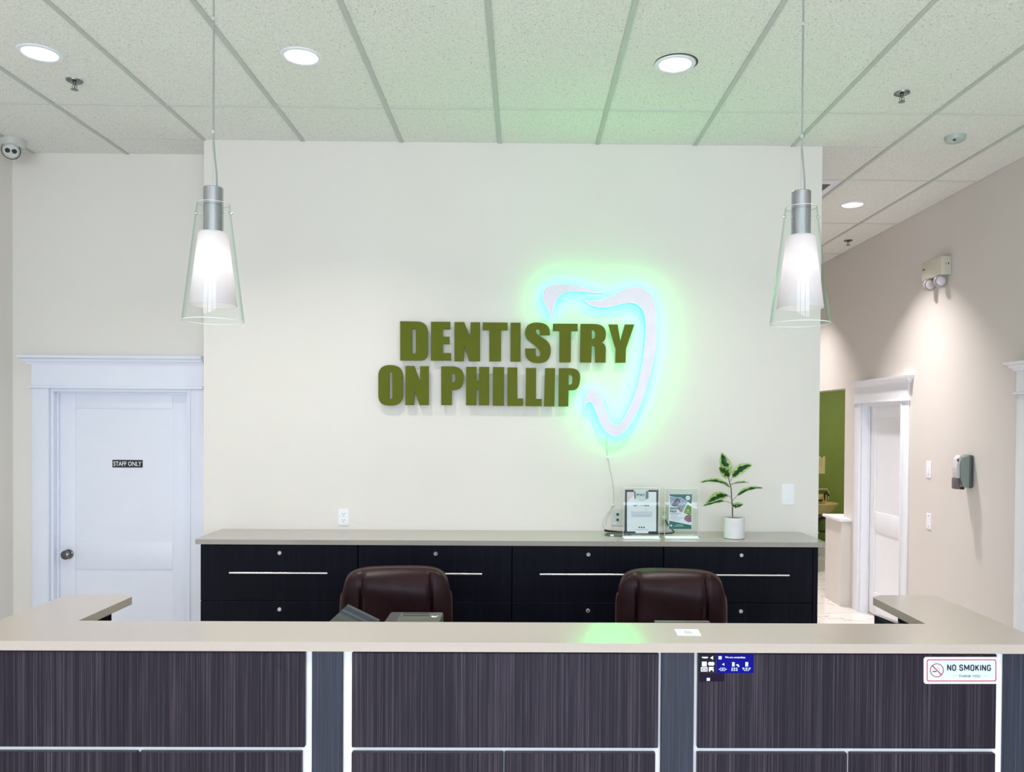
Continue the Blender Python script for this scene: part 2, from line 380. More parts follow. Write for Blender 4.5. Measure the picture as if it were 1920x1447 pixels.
# ------------------------------------------------------------------ doors (canonical: opening u 0..w, facing -y, wall face y = 0)
def make_door(name, w, M, knob_u, cw=.112, lm=TRIM, right_w=None, depth=.05):
    H = 1.984; rw_ = right_w or cw
    root = bpy.data.objects.new(name, None); C.objects.link(root); root['kind'] = 'structure'; root.location = M.to_translation()
    def p(nm, mb, m=None, par=None, sm=True): return part(nm, mb.xf(M), m or lm, par or root, sm)
    leaf = MB().box(.022, w-.022, depth+.008, depth+.045, .006, H-.022)
    st = .112; rails = [(H-.022-.105, H-.022), (.79, .975), (.006, .22)]
    for a, b in ((.022, .022+st), (w-.022-st, w-.022)): leaf.box(a, b, depth, depth+.01, .006, H-.022, .003)
    for a, b in rails: leaf.box(.022+st, w-.022-st, depth, depth+.01, a, b, .003)
    lf = p('door_leaf', leaf, lm)
    p('jamb', MB().box(0, .02, 0, .11, 0, H).box(w-.02, w, 0, .11, 0, H).box(.02, w-.02, 0, .11, H-.02, H))
    p('door_stop', MB().box(.02, .032, depth-.014, depth-.001, 0, H-.02, .002).box(w-.032, w-.02, depth-.014, depth-.001, 0, H-.02, .002).box(.032, w-.032, depth-.014, depth-.001, H-.032, H-.02, .002))
    p('casing', MB().box(-cw, .0, -.018, 0, 0, H, .003).box(-.012, 0, -.024, -.018, 0, H, .002))
    p('casing', MB().box(w, w+rw_, -.018, 0, 0, H, .003).box(w, w+.012, -.024, -.018, 0, H, .002))
    e = .012 if right_w is None else .0
    p('bead', MB().box(-cw-.018, w+rw_+e, -.034, 0, H, H+.02, .006))
    p('head_casing', MB().box(-cw, w+rw_, -.02, 0, H+.02, H+.165))
    cr = MB(); prof = [(0, .155), (.024, .155), (.03, .17), (.042, .176), (.048, .19), (.066, .197), (.07, .213), (0, .213)]
    k = [(0, 0), (1, 0)]
    L0, R0 = -cw, w+rw_; vs = []; n = len(prof)
    for side in (0, 1):
        for o_, z in prof: vs.append(((L0-o_ if side == 0 else R0+(o_ if right_w is None else 0)), -o_-.0, H+z))
    for side in (0, 1):
        for o_, z in prof: vs.append(((L0-o_ if side == 0 else R0+(o_ if right_w is None else 0)), 0, H+z))
    fs = []
    for i in range(n-1):
        fs.append((i, i+1, n+i+1, n+i)); fs.append((i, 2*n+i, 2*n+i+1, i+1)); fs.append((n+i, n+i+1, 3*n+i+1, 3*n+i))
    bv, bf = cr._add(vs, fs); bmesh.ops.remove_doubles(cr.bm, verts=cr.bm.verts[:], dist=1e-5); bmesh.ops.recalc_face_normals(cr.bm, faces=cr.bm.faces[:])
    p('crown_molding', cr, None, None, True)
    if knob_u is not None:
        kb = p('door_knob', MB().lathe([(0, 0), (.032, 0), (.033, -.006), (.028, -.01), (.012, -.012), (.011, -.018), (.024, -.022), (.031, -.032), (.03, -.042), (.02, -.050), (.006, -.052), (0, -.052)], (knob_u, depth, .89), 28, 'Y'), mat('pewter_knob', (.16, .155, .16), .25, metal=1), lf)
    return root
M1 = Matrix.Translation((-3.097, DR, 0))
make_door('door_1', .909, M1, .09, right_w=.098, lm=mat('trim_daylight_tint', (.80, .82, .93), .32, var=.01))  # white trim, tinted blue for the daylight falling on this door
Rr = Matrix(((0, -1, 0, 0), (-1, 0, 0, 0), (0, 0, 1, 0), (0, 0, 0, 1)))
def wallR(y): return Matrix.Translation((XR, y, 0)) @ Matrix(((0, 1, 0, 0), (-1, 0, 0, 0), (0, 0, 1, 0), (0, 0, 0, 1)))   # u -> -Y, out -> -X
make_door('door_2', .837, wallR(7.612), None, cw=.118, depth=.075)
make_door('door_3', .84, wallR(5.075), .76, cw=.11, depth=.075)
# casing head of the door round the corner, on the hall side of the sign wall
MH = Matrix.Translation((XWR, 5.20, 0)) @ Matrix(((0, -1, 0, 0), (1, 0, 0, 0), (0, 0, 1, 0), (0, 0, 0, 1)))
def side_door():
    root = bpy.data.objects.new('door_4', None); C.objects.link(root); root['kind'] = 'structure'; root.location = (XWR, 5.2, 0)
    H = 1.984; w = .84
    for nm, mb in (('casing', MB().box(0, .1, -.006, 0, 0, H)), ('casing', MB().box(w+.1, w+.2, -.006, 0, 0, H)), ('head_casing', MB().box(0, w+.2, -.008, 0, H+.0, H+.155)),
                   ('crown_molding', MB().box(-.03, w+.23, -.03, 0, H+.155, H+.178, .004).box(-.045, w+.245, -.045, 0, H+.178, H+.205, .006)), ('door_leaf', MB().box(.1, w+.1, -.004, 0, .006, H))):
        part(nm, mb.xf(MH), TRIM, root)
side_door()

# ------------------------------------------------------------------ ceiling fixtures
LENS = emission('lit_lens', (1, .96, .99), 2.2)
def downlight(x, y, label, rim=TRIM, lit=True, drop=0):
    t = thing('recessed_downlight', label, 'ceiling light', (x, y, CEIL), 'recessed ceiling downlights')
    part('trim_ring', MB().lathe([(.074, .012), (.076, -.004-drop), (.082, -.008-drop), (.096, -.006-drop), (.099, -.0005-drop), (.082, 0)], (x, y, CEIL), 48), rim, t)
    if drop: part('shadow_ring', MB().lathe([(.094, -.0004), (.1045, -.0008), (.1045, -.0004)], (x+.004, y-.005, CEIL), 40), DARK, t)  # dark ring painted in as the shadow around the dropped trim
    part('reflector', MB().lathe([(.0745, .01), (.072, .034), (.070, .036)], (x, y, CEIL), 40), CHROME, t)
    part('lens', MB().lathe([(0, .0345), (.0745, .0345), (.0745, .036), (0, .036)], (x, y, CEIL), 40), LENS, t)
    return t
lab = ['downlight at the far left beside the left ceiling sprinkler', 'downlight above the left pendant cord, second from the left', 'downlight above the glowing tooth sign with a painted shadow ring', 'dim downlight over the hallway beyond the sign wall']
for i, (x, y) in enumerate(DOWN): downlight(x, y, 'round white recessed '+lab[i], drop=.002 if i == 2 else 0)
RL = ['rear left above the waiting area', 'rear centre left', 'rear centre right', 'back row left', 'back row centre', 'back row right', 'behind the lit square panel on the right', 'at the far end of the hallway']
for i, (x, y) in enumerate(DOWN_REAR): downlight(x, y, 'round white recessed downlight '+RL[i])

def sprinkler(x, y, label):
    t = thing('fire_sprinkler', label, 'sprinkler', (x, y, CEIL), 'ceiling fire sprinklers')
    m = mat('dark_chrome', (.22, .24, .23), .25, metal=1)
    part('escutcheon', MB().lathe([(0, 0), (.04, -.0005), (.038, -.006), (.026, -.012), (.012, -.012), (0, -.012)], (x, y, CEIL), 28), m, t)
    part('frame', MB().cyl((x, y, CEIL-.012), (x, y, CEIL-.022), .008, 12).tube([(x-.007, y, CEIL-.02), (x-.013, y, CEIL-.032), (x-.004, y, CEIL-.044)], .002, 6).tube([(x+.007, y, CEIL-.02), (x+.013, y, CEIL-.032), (x+.004, y, CEIL-.044)], .002, 6).cyl((x, y, CEIL-.022), (x, y, CEIL-.046), .003, 8), m, t)
    part('deflector', MB().lathe([(0, -.045), (.017, -.045), (.018, -.048), (0, -.048)], (x, y, CEIL), 16), m, t)
sprinkler(-2.312, 4.17, 'dark metal ceiling sprinkler beside the far left downlight')
sprinkler(1.971, 4.203, 'dark metal ceiling sprinkler right of the right pendant cord')
sprinkler(3.05, 7.55, 'small dark ceiling sprinkler at the back of the hallway')
t = thing('smoke_detector', 'grey green domed detector on the ceiling right of the sprinkler', 'smoke detector', (2.589, 4.826, CEIL))
dm = mat('detector_plastic', (.42, .48, .45), .4)
part('housing', MB().lathe([(0, 0), (.060, 0), (.060, -.012), (.055, -.024), (.038, -.034), (0, -.037)], (2.589, 4.826, CEIL), 36), dm, t)
part('indicator', MB().lathe([(0, -.002), (.008, -.002), (.008, .004), (0, .004)], (2.565, 4.79, CEIL-.034), 14), DARK, t)
t = thing('ceiling_vent', 'dark louvred ceiling vent half hidden behind the sign wall', 'vent', (2.06, 6.0, CEIL))
part('frame', MB().prism(rect(1.862, 2.255, 5.715, 6.3), [rect(1.90, 2.205, 5.775, 6.24)], lambda u, v, w: (u, v, w), CEIL-.009, CEIL-.001), TRIM, t, False)
part('backing', MB().box(1.9, 2.205, 5.775, 6.24, CEIL-.002, CEIL-.001), DARK, t, False)
for i in range(10):
    y = 5.80+i*.045
    part('louver', MB().box(1.9, 2.205, y, y+.012, CEIL-.008, CEIL-.003), mat('grey_louver', (.25, .25, .24), .5), t, False)
# security camera: turret
cx, cy = -3.19, 5.06
t = thing('security_camera', 'white turret camera with two dark lenses at the top left corner', 'security camera', (cx, cy, CEIL))
cwm = mat('camera_shell', (.55, .56, .54), .4)
part('mount', MB().lathe([(0, 0), (.074, 0), (.074, -.012), (.066, -.045), (.060, -.052), (0, -.052)], (cx, cy, CEIL), 36), cwm, t)
part('turret', MB().ball((cx-.002, cy-.012, CEIL-.07), .056), cwm, t)
dirv = (Vector((0, 0, 1.6))-Vector((cx, cy, CEIL))).normalized(); cc = Vector((cx-.002, cy-.012, CEIL-.07))
q = dirv.to_track_quat('Z', 'Y').to_matrix().to_4x4()
part('hood', MB().lathe([(.050, .028), (.052, .03), (.052, .022), (.050, .02)], (0, 0, 0), 30, close=True).xf(Matrix.Translation(cc) @ q), DARK, t)
face = part('face', MB().lathe([(0, .060), (.036, .060), (.044, .052), (.046, .03)], (0, 0, 0), 30).xf(Matrix.Translation(cc) @ q), cwm, t)
right = dirv.cross(Vector((0, 0, 1))).normalized()
for s in (-1, 1):
    ctr = cc + dirv*.0605 + right*s*.018
    part('lens', MB().lathe([(0, .003), (.011, .003), (.014, 0), (0, 0)], (0, 0, 0), 20).xf(Matrix.Translation(ctr) @ q), mat('lens_black', (.004, .004, .005), .1), face)

# ------------------------------------------------------------------ transaction counter
SZ = 1.10; ST = .029
outer = [(-1.77, 2.475), (1.66, 2.475), (1.66, 3.19), (1.433, 3.192), (1.387, 3.15), (1.387, 2.73), (-1.5025, 2.73), (-1.5025, 3.105), (-1.535, 3.145), (-1.77, 3.145)]
def rounded(poly, r=.006):
    out = []; n = len(poly)
    for i in range(n):
        p, a, b = Vector(poly[i]), Vector(poly[i-1]), Vector(poly[(i+1) % n])
        da, db = (a-p).normalized(), (b-p).normalized()
        p0, p1 = p+da*r, p+db*r
        for k in range(4): t_ = k/3; out.append(tuple(p0*(1-t_)**2+p*2*t_*(1-t_)+p1*t_**2))
    return out
ct = MB().prism(rounded(outer), [], lambda u, v, w: (u, v, w), SZ-ST, SZ)
tag(part('transaction_counter', ct, STONE, None, False), 'taupe raised counter top wrapping the front and both ends of the desk', 'counter')

# reception desk
t = thing('reception_desk', 'dark wood reception desk with white reveals between its front panels', 'desk', (-.055, 2.8, 0))
part('carcass', MB().box(-1.745, 1.645, 2.505, 2.60, .1, SZ-ST), LAM, t, False)
part('end_panel', MB().box(-1.745, -1.70, 2.60, 3.08, .1, SZ-ST), LAM, t, False)
part('end_panel', MB().box(1.60, 1.645, 2.60, 3.13, .1, SZ-ST), LAM, t, False)
part('kickboard', MB().box(-1.72, 1.62, 2.53, 2.60, 0, .1), DARK, t, False)
part('kickboard', MB().box(-1.70, -1.64, 2.6, 3.05, 0, .1), DARK, t, False)
part('kickboard', MB().box(1.54, 1.60, 2.6, 3.1, 0, .1), DARK, t, False)
yf0, yf1 = 2.487, 2.505
def fp(x0, x1, z0, z1, nm='front_panel', m=WOOD, y0=None, **k):
    return part(nm, MB().box(x0, x1, (y0 or yf0), yf1, z0, z1, .002, 1), m, t, False, **k)
zt = SZ-ST-.006
p_l = fp(-1.745, -.671, .768, zt); fp(-.526, .428, .768, zt); p_r = fp(.551, 1.489, .768, zt)
for a, b in ((-1.745, -1.190), (-1.183, -.681), (-.526, -.0545), (-.051, .420), (.551, 1.022), (1.031, 1.489)): fp(a, b, .112, .753)
fp(-.651, -.555, .1, SZ-ST-.001, 'pilaster', WOOD2, 2.492); fp(.437, .540, .1, SZ-ST-.001, 'pilaster', WOOD2, 2.492); fp(1.516, 1.645, .1, SZ-ST-.001, 'pilaster', WOOD2, 2.497)
part('knee_wall', MB().box(-1.70, -1.564, 2.60, 3.07, .1, SZ-ST-.001), WOOD3, t, False)
part('knee_wall', MB().box(1.474, 1.60, 2.60, 3.12, .1, SZ-ST-.001), WOOD3, t, False)
part('work_surface', MB().box(-1.56, 1.45, 2.60, 3.32, .735, .76, .004), STONE, t, False)
part('support_panel', MB().box(-.10, -.07, 2.62, 3.25, 0, .735), WOOD3, t, False)
# pencil scuff near the corner of the left front panel
g = Vector(aY(525, 1250, yf0-.0005))
part('scuff_mark', MB().tube([g+Vector((-.009, 0, -.003)), g+Vector((-.004, 0, .004)), g+Vector((-.001, 0, -.001)), g+Vector((.003, 0, .003)), g+Vector((.005, 0, -.003)), g+Vector((.009, 0, .001))], .0006, 4), DARK, p_l)

# card on the counter
a, b, c2, d2 = aZ(1264, 1180, SZ), aZ(1309, 1180.5, SZ), aZ(1315, 1192, SZ), aZ(1270, 1191.5, SZ)
t = thing('counter_card', 'small white card lying on the taupe counter right of the green reflection', 'card', ((a+c2)/2))
pl = [(v.x, v.y) for v in (a, b, c2, d2)]
part('card', MB().prism(pl, [], lambda u, v, w: (u, v, w), SZ+.0002, SZ+.0022), WHITEP, t, False)
ccx, ccy = sum(p[0] for p in pl)/4, sum(p[1] for p in pl)/4
part('logo', MB().prism(circ(ccx, ccy, .010), [circ(ccx, ccy, .007)], lambda u, v, w: (u, v, w), SZ+.0022, SZ+.0026), mat('grey_ink', (.35, .33, .33), .6), t, False)
part('printed_line', MB().box(ccx-.014, ccx+.014, ccy-.018, ccy-.016, SZ+.0022, SZ+.0025), mat('grey_ink', (.35, .33, .33), .6), t, False)

# ------------------------------------------------------------------ lateral file cabinets and their continuous top
ZC = 1.107; YC0, YC1 = 4.60, D-.004
cp = [(-1.856, 4.572), (1.728, 4.572), (1.746, 4.60), (1.746, YC1), (-1.868, YC1), (-1.868, 4.60)]
tag(part('credenza_top', MB().prism(rounded(cp, .008), [], lambda u, v, w: (u, v, w), ZC-.028, ZC), STONE2, None, False), 'long grey taupe top over the file cabinets along the sign wall', 'countertop')
xs4 = [aY(375, 1060, YC0).x, aY(671, 1060, YC0).x, aY(960, 1060, YC0).x, aY(1244, 1060, YC0).x, aY(1534, 1060, YC0).x]
cabl = ['leftmost dark file cabinet nearest the staff door', 'dark file cabinet behind the left office chair', 'dark file cabinet beneath the certificate, left of the right chair', 'rightmost dark file cabinet beneath the potted plant']
hpx = [(430, 614), (718, 904), (1012, 1196), (1296, 1480)]
for i in range(4):
    xa, xb = xs4[i]+.001, xs4[i+1]-.001
    t = thing('file_cabinet', cabl[i]+' under the grey top', 'cabinet', ((xa+xb)/2, 4.8, 0), 'lateral file cabinets under the credenza top')
    part('body', MB().box(xa, xb, YC0+.02, YC1, .06, ZC-.0285).box(xa+.02, xb-.02, YC0+.06, YC1, 0, .06), WOOD3, t, False)
    if i == 3:
        part('end_panel', MB().box(xb-.028, xb, YC0, YC0+.0195, .0, ZC-.0285), WOOD3, t, False); fx1 = xb-.031
    else: fx1 = xb-.002
    for zi, (z0, z1) in enumerate(((.753, 1.074), (.42, .750), (.07, .417))):
        dr = part('drawer', MB().box(xa+.002, fx1, YC0, YC0+.0195, z0, z1, .0015, 1), WOOD3, t, False)
        h0, h1 = aY(hpx[i][0], 1079, YC0-.03).x, aY(hpx[i][1], 1079, YC0-.03).x
        zh = (z0+z1)/2+.004
        part('handle', MB().cyl((h0, YC0-.03, zh), (h1, YC0-.03, zh), .0055, 14).cyl((h0+.05, YC0-.03, zh), (h0+.05, YC0, zh), .0045, 8).cyl((h1-.05, YC0-.03, zh), (h1-.05, YC0, zh), .0045, 8), mat('handle_bar', (.85, .82, .84), .25, metal=.85), dr)
        lx = (xa+xb)/2+.003; lz = z1-.047
        part('lock', MB().lathe([(0, -.004), (.009, -.004), (.0115, -.002), (.0115, 0), (0, 0)], (lx, YC0, lz), 20, 'Y').box(lx-.0012, lx+.0012, YC0-.0048, YC0-.004, lz-.005, lz+.005), STEEL, dr)

# ------------------------------------------------------------------ office chairs
def make_chair():
    t = thing('office_chair', 'dark brown leather office chair behind the left part of the desk', 'chair', (0, 0, 0), 'office chairs behind the desk')
    Wd, z0, z1 = .262, .46, 1.085
    zc, hh = (z0+z1)/2, (z1-z0)/2
    def sq(s, q):
        dr = .12*abs(s)**4+.12*abs(s)**12+.14*abs(s)**36
        return s*(1-.05*abs(q)**5), q-math.copysign(dr*abs(q)**2.5, q)
    def front(u, v):
        s, q = math.sin(PI/2*(u*2-1)), math.sin(PI/2*(v*2-1)); x, z = sq(s, q)
        e = max(0, 1-abs(s)**7)**.5*max(0, 1-abs(q)**9)**.5
        y = -.040*e
        sg = .66-.10*(1-v); k = abs(s)-sg
        y -= .026*(1/(1+math.exp(k*38)))*max(0, 1-abs(q)**10)
        y += .022*math.exp(-(k/.03)**2)*e
        y += -.035*math.sin(min(1, max(0, v))*PI)*.0 + .05*(v-.35)**2 - .012
        y += .004*math.sin(v*23+s*2)*e*(1 if abs(s) < sg else .3)
        return (x*Wd, y, zc+z*hh)
    def back(u, v):
        s, q = math.sin(PI/2*(u*2-1)), math.sin(PI/2*(v*2-1)); x, z = sq(s, q)
        e = max(0, 1-abs(s)**7)**.5*max(0, 1-abs(q)**9)**.5
        return (x*Wd, .05*(v-.35)**2-.012+.03+.035*e, zc+z*hh)
    b = MB().grid(front, 60, 40).grid(lambda u, v: back(1-u, v), 40, 24)
    part('backrest', b, LEATH, t)
    rim = []
    for k in range(121):
        f = k/120*4; sd = int(min(f, 3.9999)); g_ = f-sd
        u, v = ((g_, 0), (1, g_), (1-g_, 1), (0, 1-g_))[sd]
        rim.append((u, v))
    rimf = [Vector(front(u, v)) for u, v in rim]; rimb = [Vector(back(u, v)) for u, v in rim]
    bd = MB()
    ring = [bd.bm.verts.new(p) for p in rimf[:-1]]; 
    rows = [ring]
    for k in range(1, 5):
        w = k/4; bul = .006*math.sin(w*PI)
        rows.append([bd.bm.verts.new(f.lerp(g_, w)+(Vector((f.x, 0, f.z-zc)).normalized()*bul)) for f, g_ in zip(rimf[:-1], rimb[:-1])])
    for r0, r1 in zip(rows, rows[1:]):
        for i in range(120): bd.bm.faces.new((r0[i], r0[(i+1) % 120], r1[(i+1) % 120], r1[i]))
    bmesh.ops.recalc_face_normals(bd.bm, faces=bd.bm.faces[:])
    bo = part('side_band', bd, LEATH, t)
    for fr in (.0, 1.0):
        pts = [f.lerp(g_, fr) for f, g_ in zip(rimf, rimb)]
        part('piping', MB().tube(pts, .0028, 6), PIPE, bo)
    def seat(u, v):
        s, q = u*2-1, v*2-1; x, yy = sq(s, q)
        e = max(0, 1-abs(s)**6)**.5*max(0, 1-abs(q)**6)**.5
        return (x*.265, -.29+yy*.26, .46+.05*e)
    part('seat', MB().grid(seat, 24, 24).grid(lambda u, v: (lambda p: (p[0], p[1], .92-.02-p[2] if p[2] > .46 else .46))(seat(1-u, v)), 24, 24), LEATH, t)
    for s in (-1, 1):
        x = s*.295
        part('armrest', MB().tube([(x, -.08, .42), (x, -.1, .60), (x, -.14, .655), (x, -.36, .655), (x, -.42, .62), (x, -.40, .44)], .017, 10).box(x-.032, x+.032, -.38, -.12, .655, .69, .012).box(min(x, s*.2), max(x, s*.2), -.11, -.07, .405, .43), DARK, t)
    part('gas_column', MB().cyl((0, -.27, .13), (0, -.27, .42), .024, 18).box(-.1, .1, -.37, -.15, .40, .425).box(-.04, .04, -.15, .03, .41, .43).box(-.04, .04, .02, .05, .41, .62), DARK, t)
    for i in range(5):
        a = 2*PI*i/5+.3; ex, ey = .3*math.cos(a), -.27+.3*math.sin(a)
        lg = part('leg', MB().tube([(0, -.27, .15), (ex*.5, (-.27+ey)/2, .13), (ex, ey, .085)], .024, 8, .014), DARK, t)
        part('caster', MB().lathe([(0, -.02), (.022, -.02), (.027, -.012), (.027, .012), (.022, .02), (0, .02)], (ex, ey, .028), 16, 'X').cyl((ex, ey, .04), (ex, ey, .085), .006, 8), DARK, lg)
    return t
ch = make_chair()
ch2 = copy_tree(ch)
ch.location = (-.598, 3.83, 0); ch.rotation_euler.z = math.radians(7)
ch2.location = (.715, 3.83, -.006); ch2.rotation_euler.z = math.radians(-6)
ch2['label'] = 'dark leather office chair behind the right part of the desk, with green glint on top'

# ------------------------------------------------------------------ equipment on the lower desk
t = thing('file_rack', 'leaning grey green and blue file folders in a rack behind the counter', 'folders', (-.66, 3.12, .76))
A = aY(653, 1132.5, 3.16)
part('rack_base', MB().box(-.76, -.575, 3.0, 3.20, .7602, .775, .002), DARK, t, False)
G1, G2, G3 = (.05, .066, .066), (.010, .020, .042), (.040, .056, .050)
cols = [G1, G2, G2, G1, G2, G3, G1, G3, G3, G1, G3, G2, G1, G2, G3, G1]
for i, c in enumerate(cols):
    o = A+Vector((-.0049*i, -.0085*i, -.0043*i)); u = Vector((.125, 0, -.0605)); dn = Vector((-.03, -.0, -1))
    hgt = o.z-.78
    p0, p1 = o, o+u
    th = Vector((-.0046, -.0080, -.0040))
    vs = [p0, p1, p1+th, p0+th]; lo = [Vector((v.x-.0, v.y, .776)) for v in vs]
    mb = MB(); mb._add(vs+lo, [(0, 1, 2, 3), (7, 6, 5, 4), (0, 4, 5, 1), (1, 5, 6, 2), (2, 6, 7, 3), (3, 7, 4, 0)])
    bmesh.ops.recalc_face_normals(mb.bm, faces=mb.bm.faces[:])
    part('folder', mb, mat('folder_%d' % (G1, G2, G3).index(c), c, .5), t, False)

t = thing('card_printer', 'grey desktop printer top with two slots, behind the left part of counter', 'printer', (-.46, 3.15, .76))
zt_ = 1.022; pr0, pr1 = aZ(737, 1147, zt_), aZ(832, 1147, zt_)
PG = mat('grey_printer_plastic', (.085, .088, .078), .5)
part('housing', MB().box(pr0.x-.01, pr1.x, pr1.y-.21, pr1.y, .7605, zt_, .008), PG, t)
part('paper_bay', MB().box(pr0.x-.006, pr0.x+.035, pr1.y-.19, pr1.y-.02, zt_, zt_+.0012), DARK, t, False)
for v in (1149.5, 1153.5):
    s0, s1 = aZ(756, v, zt_), aZ(805, v, zt_)
    part('slot', MB().box(s0.x, s1.x, s0.y-.006, s0.y+.006, zt_, zt_+.0012), DARK, t, False)
s0 = aZ(815, 1156, zt_)
part('logo', MB().prism([(s0.x-.014, s0.y+.014), (s0.x, s0.y+.004), (s0.x+.014, s0.y+.016), (s0.x+.004, s0.y-.012), (s0.x-.012, s0.y-.008)], [], lambda u, v, w: (u, v, w), zt_, zt_+.001), PLASTIC, t, False)

t = thing('computer_monitor', 'black flat monitor tilted under the right end of the counter', 'monitor', (1.36, 3.2, .76))
A, B = aY(1650, 1153, 3.22), aY(1692, 1169.3, 2.98)
n_ = Vector((B.y-A.y, -(B.x-A.x), 0)).normalized()*.022
def slab(P0, P1, n, z0, zt0, zt1):
    mb = MB(); vs = [Vector((P0.x, P0.y, zt0)), Vector((P1.x, P1.y, zt1)), Vector((P1.x, P1.y, zt1))+n, Vector((P0.x, P0.y, zt0))+n]; lo = [Vector((v.x, v.y, z0)) for v in vs]
    mb._add(vs+lo, [(0, 1, 2, 3), (7, 6, 5, 4), (0, 4, 5, 1), (1, 5, 6, 2), (2, 6, 7, 3), (3, 7, 4, 0)]); bmesh.ops.recalc_face_normals(mb.bm, faces=mb.bm.faces[:]); return mb
part('screen_housing', slab(A, B, n_, .81, A.z, B.z), mat('monitor_black', (.012, .018, .022), .3), t, False)
part('bezel_edge', slab(A-n_*.05, B-n_*.05, n_*1.1, A.z-.003, A.z+.0015, B.z+.0015), STEEL, t, False)
mid = (A+B)/2
part('stand', MB().box(mid.x-.02, mid.x+.02, mid.y-.03, mid.y+.03, .77, .83).box(mid.x-.08, mid.x+.018, mid.y-.09, mid.y+.09, .7605, .772, .004), DARK, t, False)
t = thing('desk_monitor', 'top edge of a dark monitor just showing in front of the right chair', 'monitor', (.6, 2.98, .76))
m0, m1 = aY(1227, 1163.8, 2.98), aY(1330, 1164.3, 2.98)
part('screen_housing', MB().box(m0.x, m1.x+.0, 2.965, 2.99, .80, m0.z, .003), mat('monitor_taupe', (.10, .09, .08), .4), t)
part('stand', MB().box((m0.x+m1.x)/2-.02, (m0.x+m1.x)/2+.02, 2.97, 2.985, .77, .81).box((m0.x+m1.x)/2-.08, (m0.x+m1.x)/2+.08, 2.93, 3.06, .7605, .772, .004), DARK, t)

# ------------------------------------------------------------------ wall lettering (heavy condensed capitals)
SGN = mat('olive_letter_paint', s2l(92, 100, 8), .55, var=.02, spec=.2)
def qb(p0, c, p1, n=7): return [((1-t_)**2*p0[0]+2*t_*(1-t_)*c[0]+t_*t_*p1[0], (1-t_)**2*p0[1]+2*t_*(1-t_)*c[1]+t_*t_*p1[1]) for t_ in [k/n for k in range(1, n+1)]]
def path(*seg):
    out = [seg[0]]
    for s_ in seg[1:]:
        if len(s_) == 2 and not isinstance(s_[0], tuple): out.append(s_)
        else: out += qb(out[-1], s_[0], s_[1])
    return out
def slot(x0, x1, y0, y1, k=.6):
    r = (x1-x0)/2*1.0; return path((x0, y0+r), ((x0, y0), (x0+r, y0)), ((x1, y0), (x1, y0+r)), (x1, y1-r), ((x1, y1), (x1-r, y1)), ((x0, y1), (x0, y1-r)))
def crop6(pts): return [(940+x/7.385, 590+y/7.385) for x, y in pts]
S_out = crop6([(672, 282), (672, 232), (662, 185), (632, 143), (580, 117), (500, 105), (430, 113), (375, 140), (340, 185), (328, 240), (335, 295), (360, 340), (410, 382), (470, 430), (515, 475), (535, 515), (537, 545), (528, 570), (505, 578), (485, 568), (478, 545), (478, 466), (330, 466), (330, 520), (342, 575), (375, 625), (430, 657), (500, 667), (575, 660), (635, 630), (670, 580), (685, 510), (682, 450), (660, 395), (620, 350), (560, 310), (510, 275), (485, 250), (480, 225), (488, 205), (505, 198), (522, 205), (530, 225), (530, 282)])
def smooth_poly(pts, corners, n=3):
    out = []; m = len(pts); cs = {tuple(c) for c in corners}
    for i in range(m):
        p0, p1, p2, p3 = pts[i-1], pts[i], pts[(i+1) % m], pts[(i+2) % m]
        if tuple(p1) in cs: p0 = p1
        if tuple(p2) in cs: p3 = p2
        if tuple(p1) in cs and tuple(p2) in cs: out.append(p1); continue
        for k in range(n):
            t_ = k/n
            out.append(tuple(.5*((2*p1[a])+(-p0[a]+p2[a])*t_+(2*p0[a]-5*p1[a]+4*p2[a]-p3[a])*t_*t_+(-p0[a]+3*p1[a]-3*p2[a]+p3[a])*t_**3) for a in (0, 1)))
    return out
S_out = smooth_poly(S_out, [S_out[0], S_out[21], S_out[22], S_out[-1]], 3)
def Ds(x0, x1, y0, y1): r = 14; return path((x0, y0), (x1-20, y0+.5), ((x1-1, y0+1), (x1, y0+20)), (x1, y1-14), ((x1-1, y1), (x1-14, y1)), (x0, y1))
def Ns(a, b, c, d, e, f, x0, x1, y0, y1, tx, rx, vb, lb, lx, dx):
    return [(x0, y0), (tx, y0), vb, (rx, y0), (x1, y0), (x1, y1), (dx, y1), lb, (lx, y1), (x0, y1)]
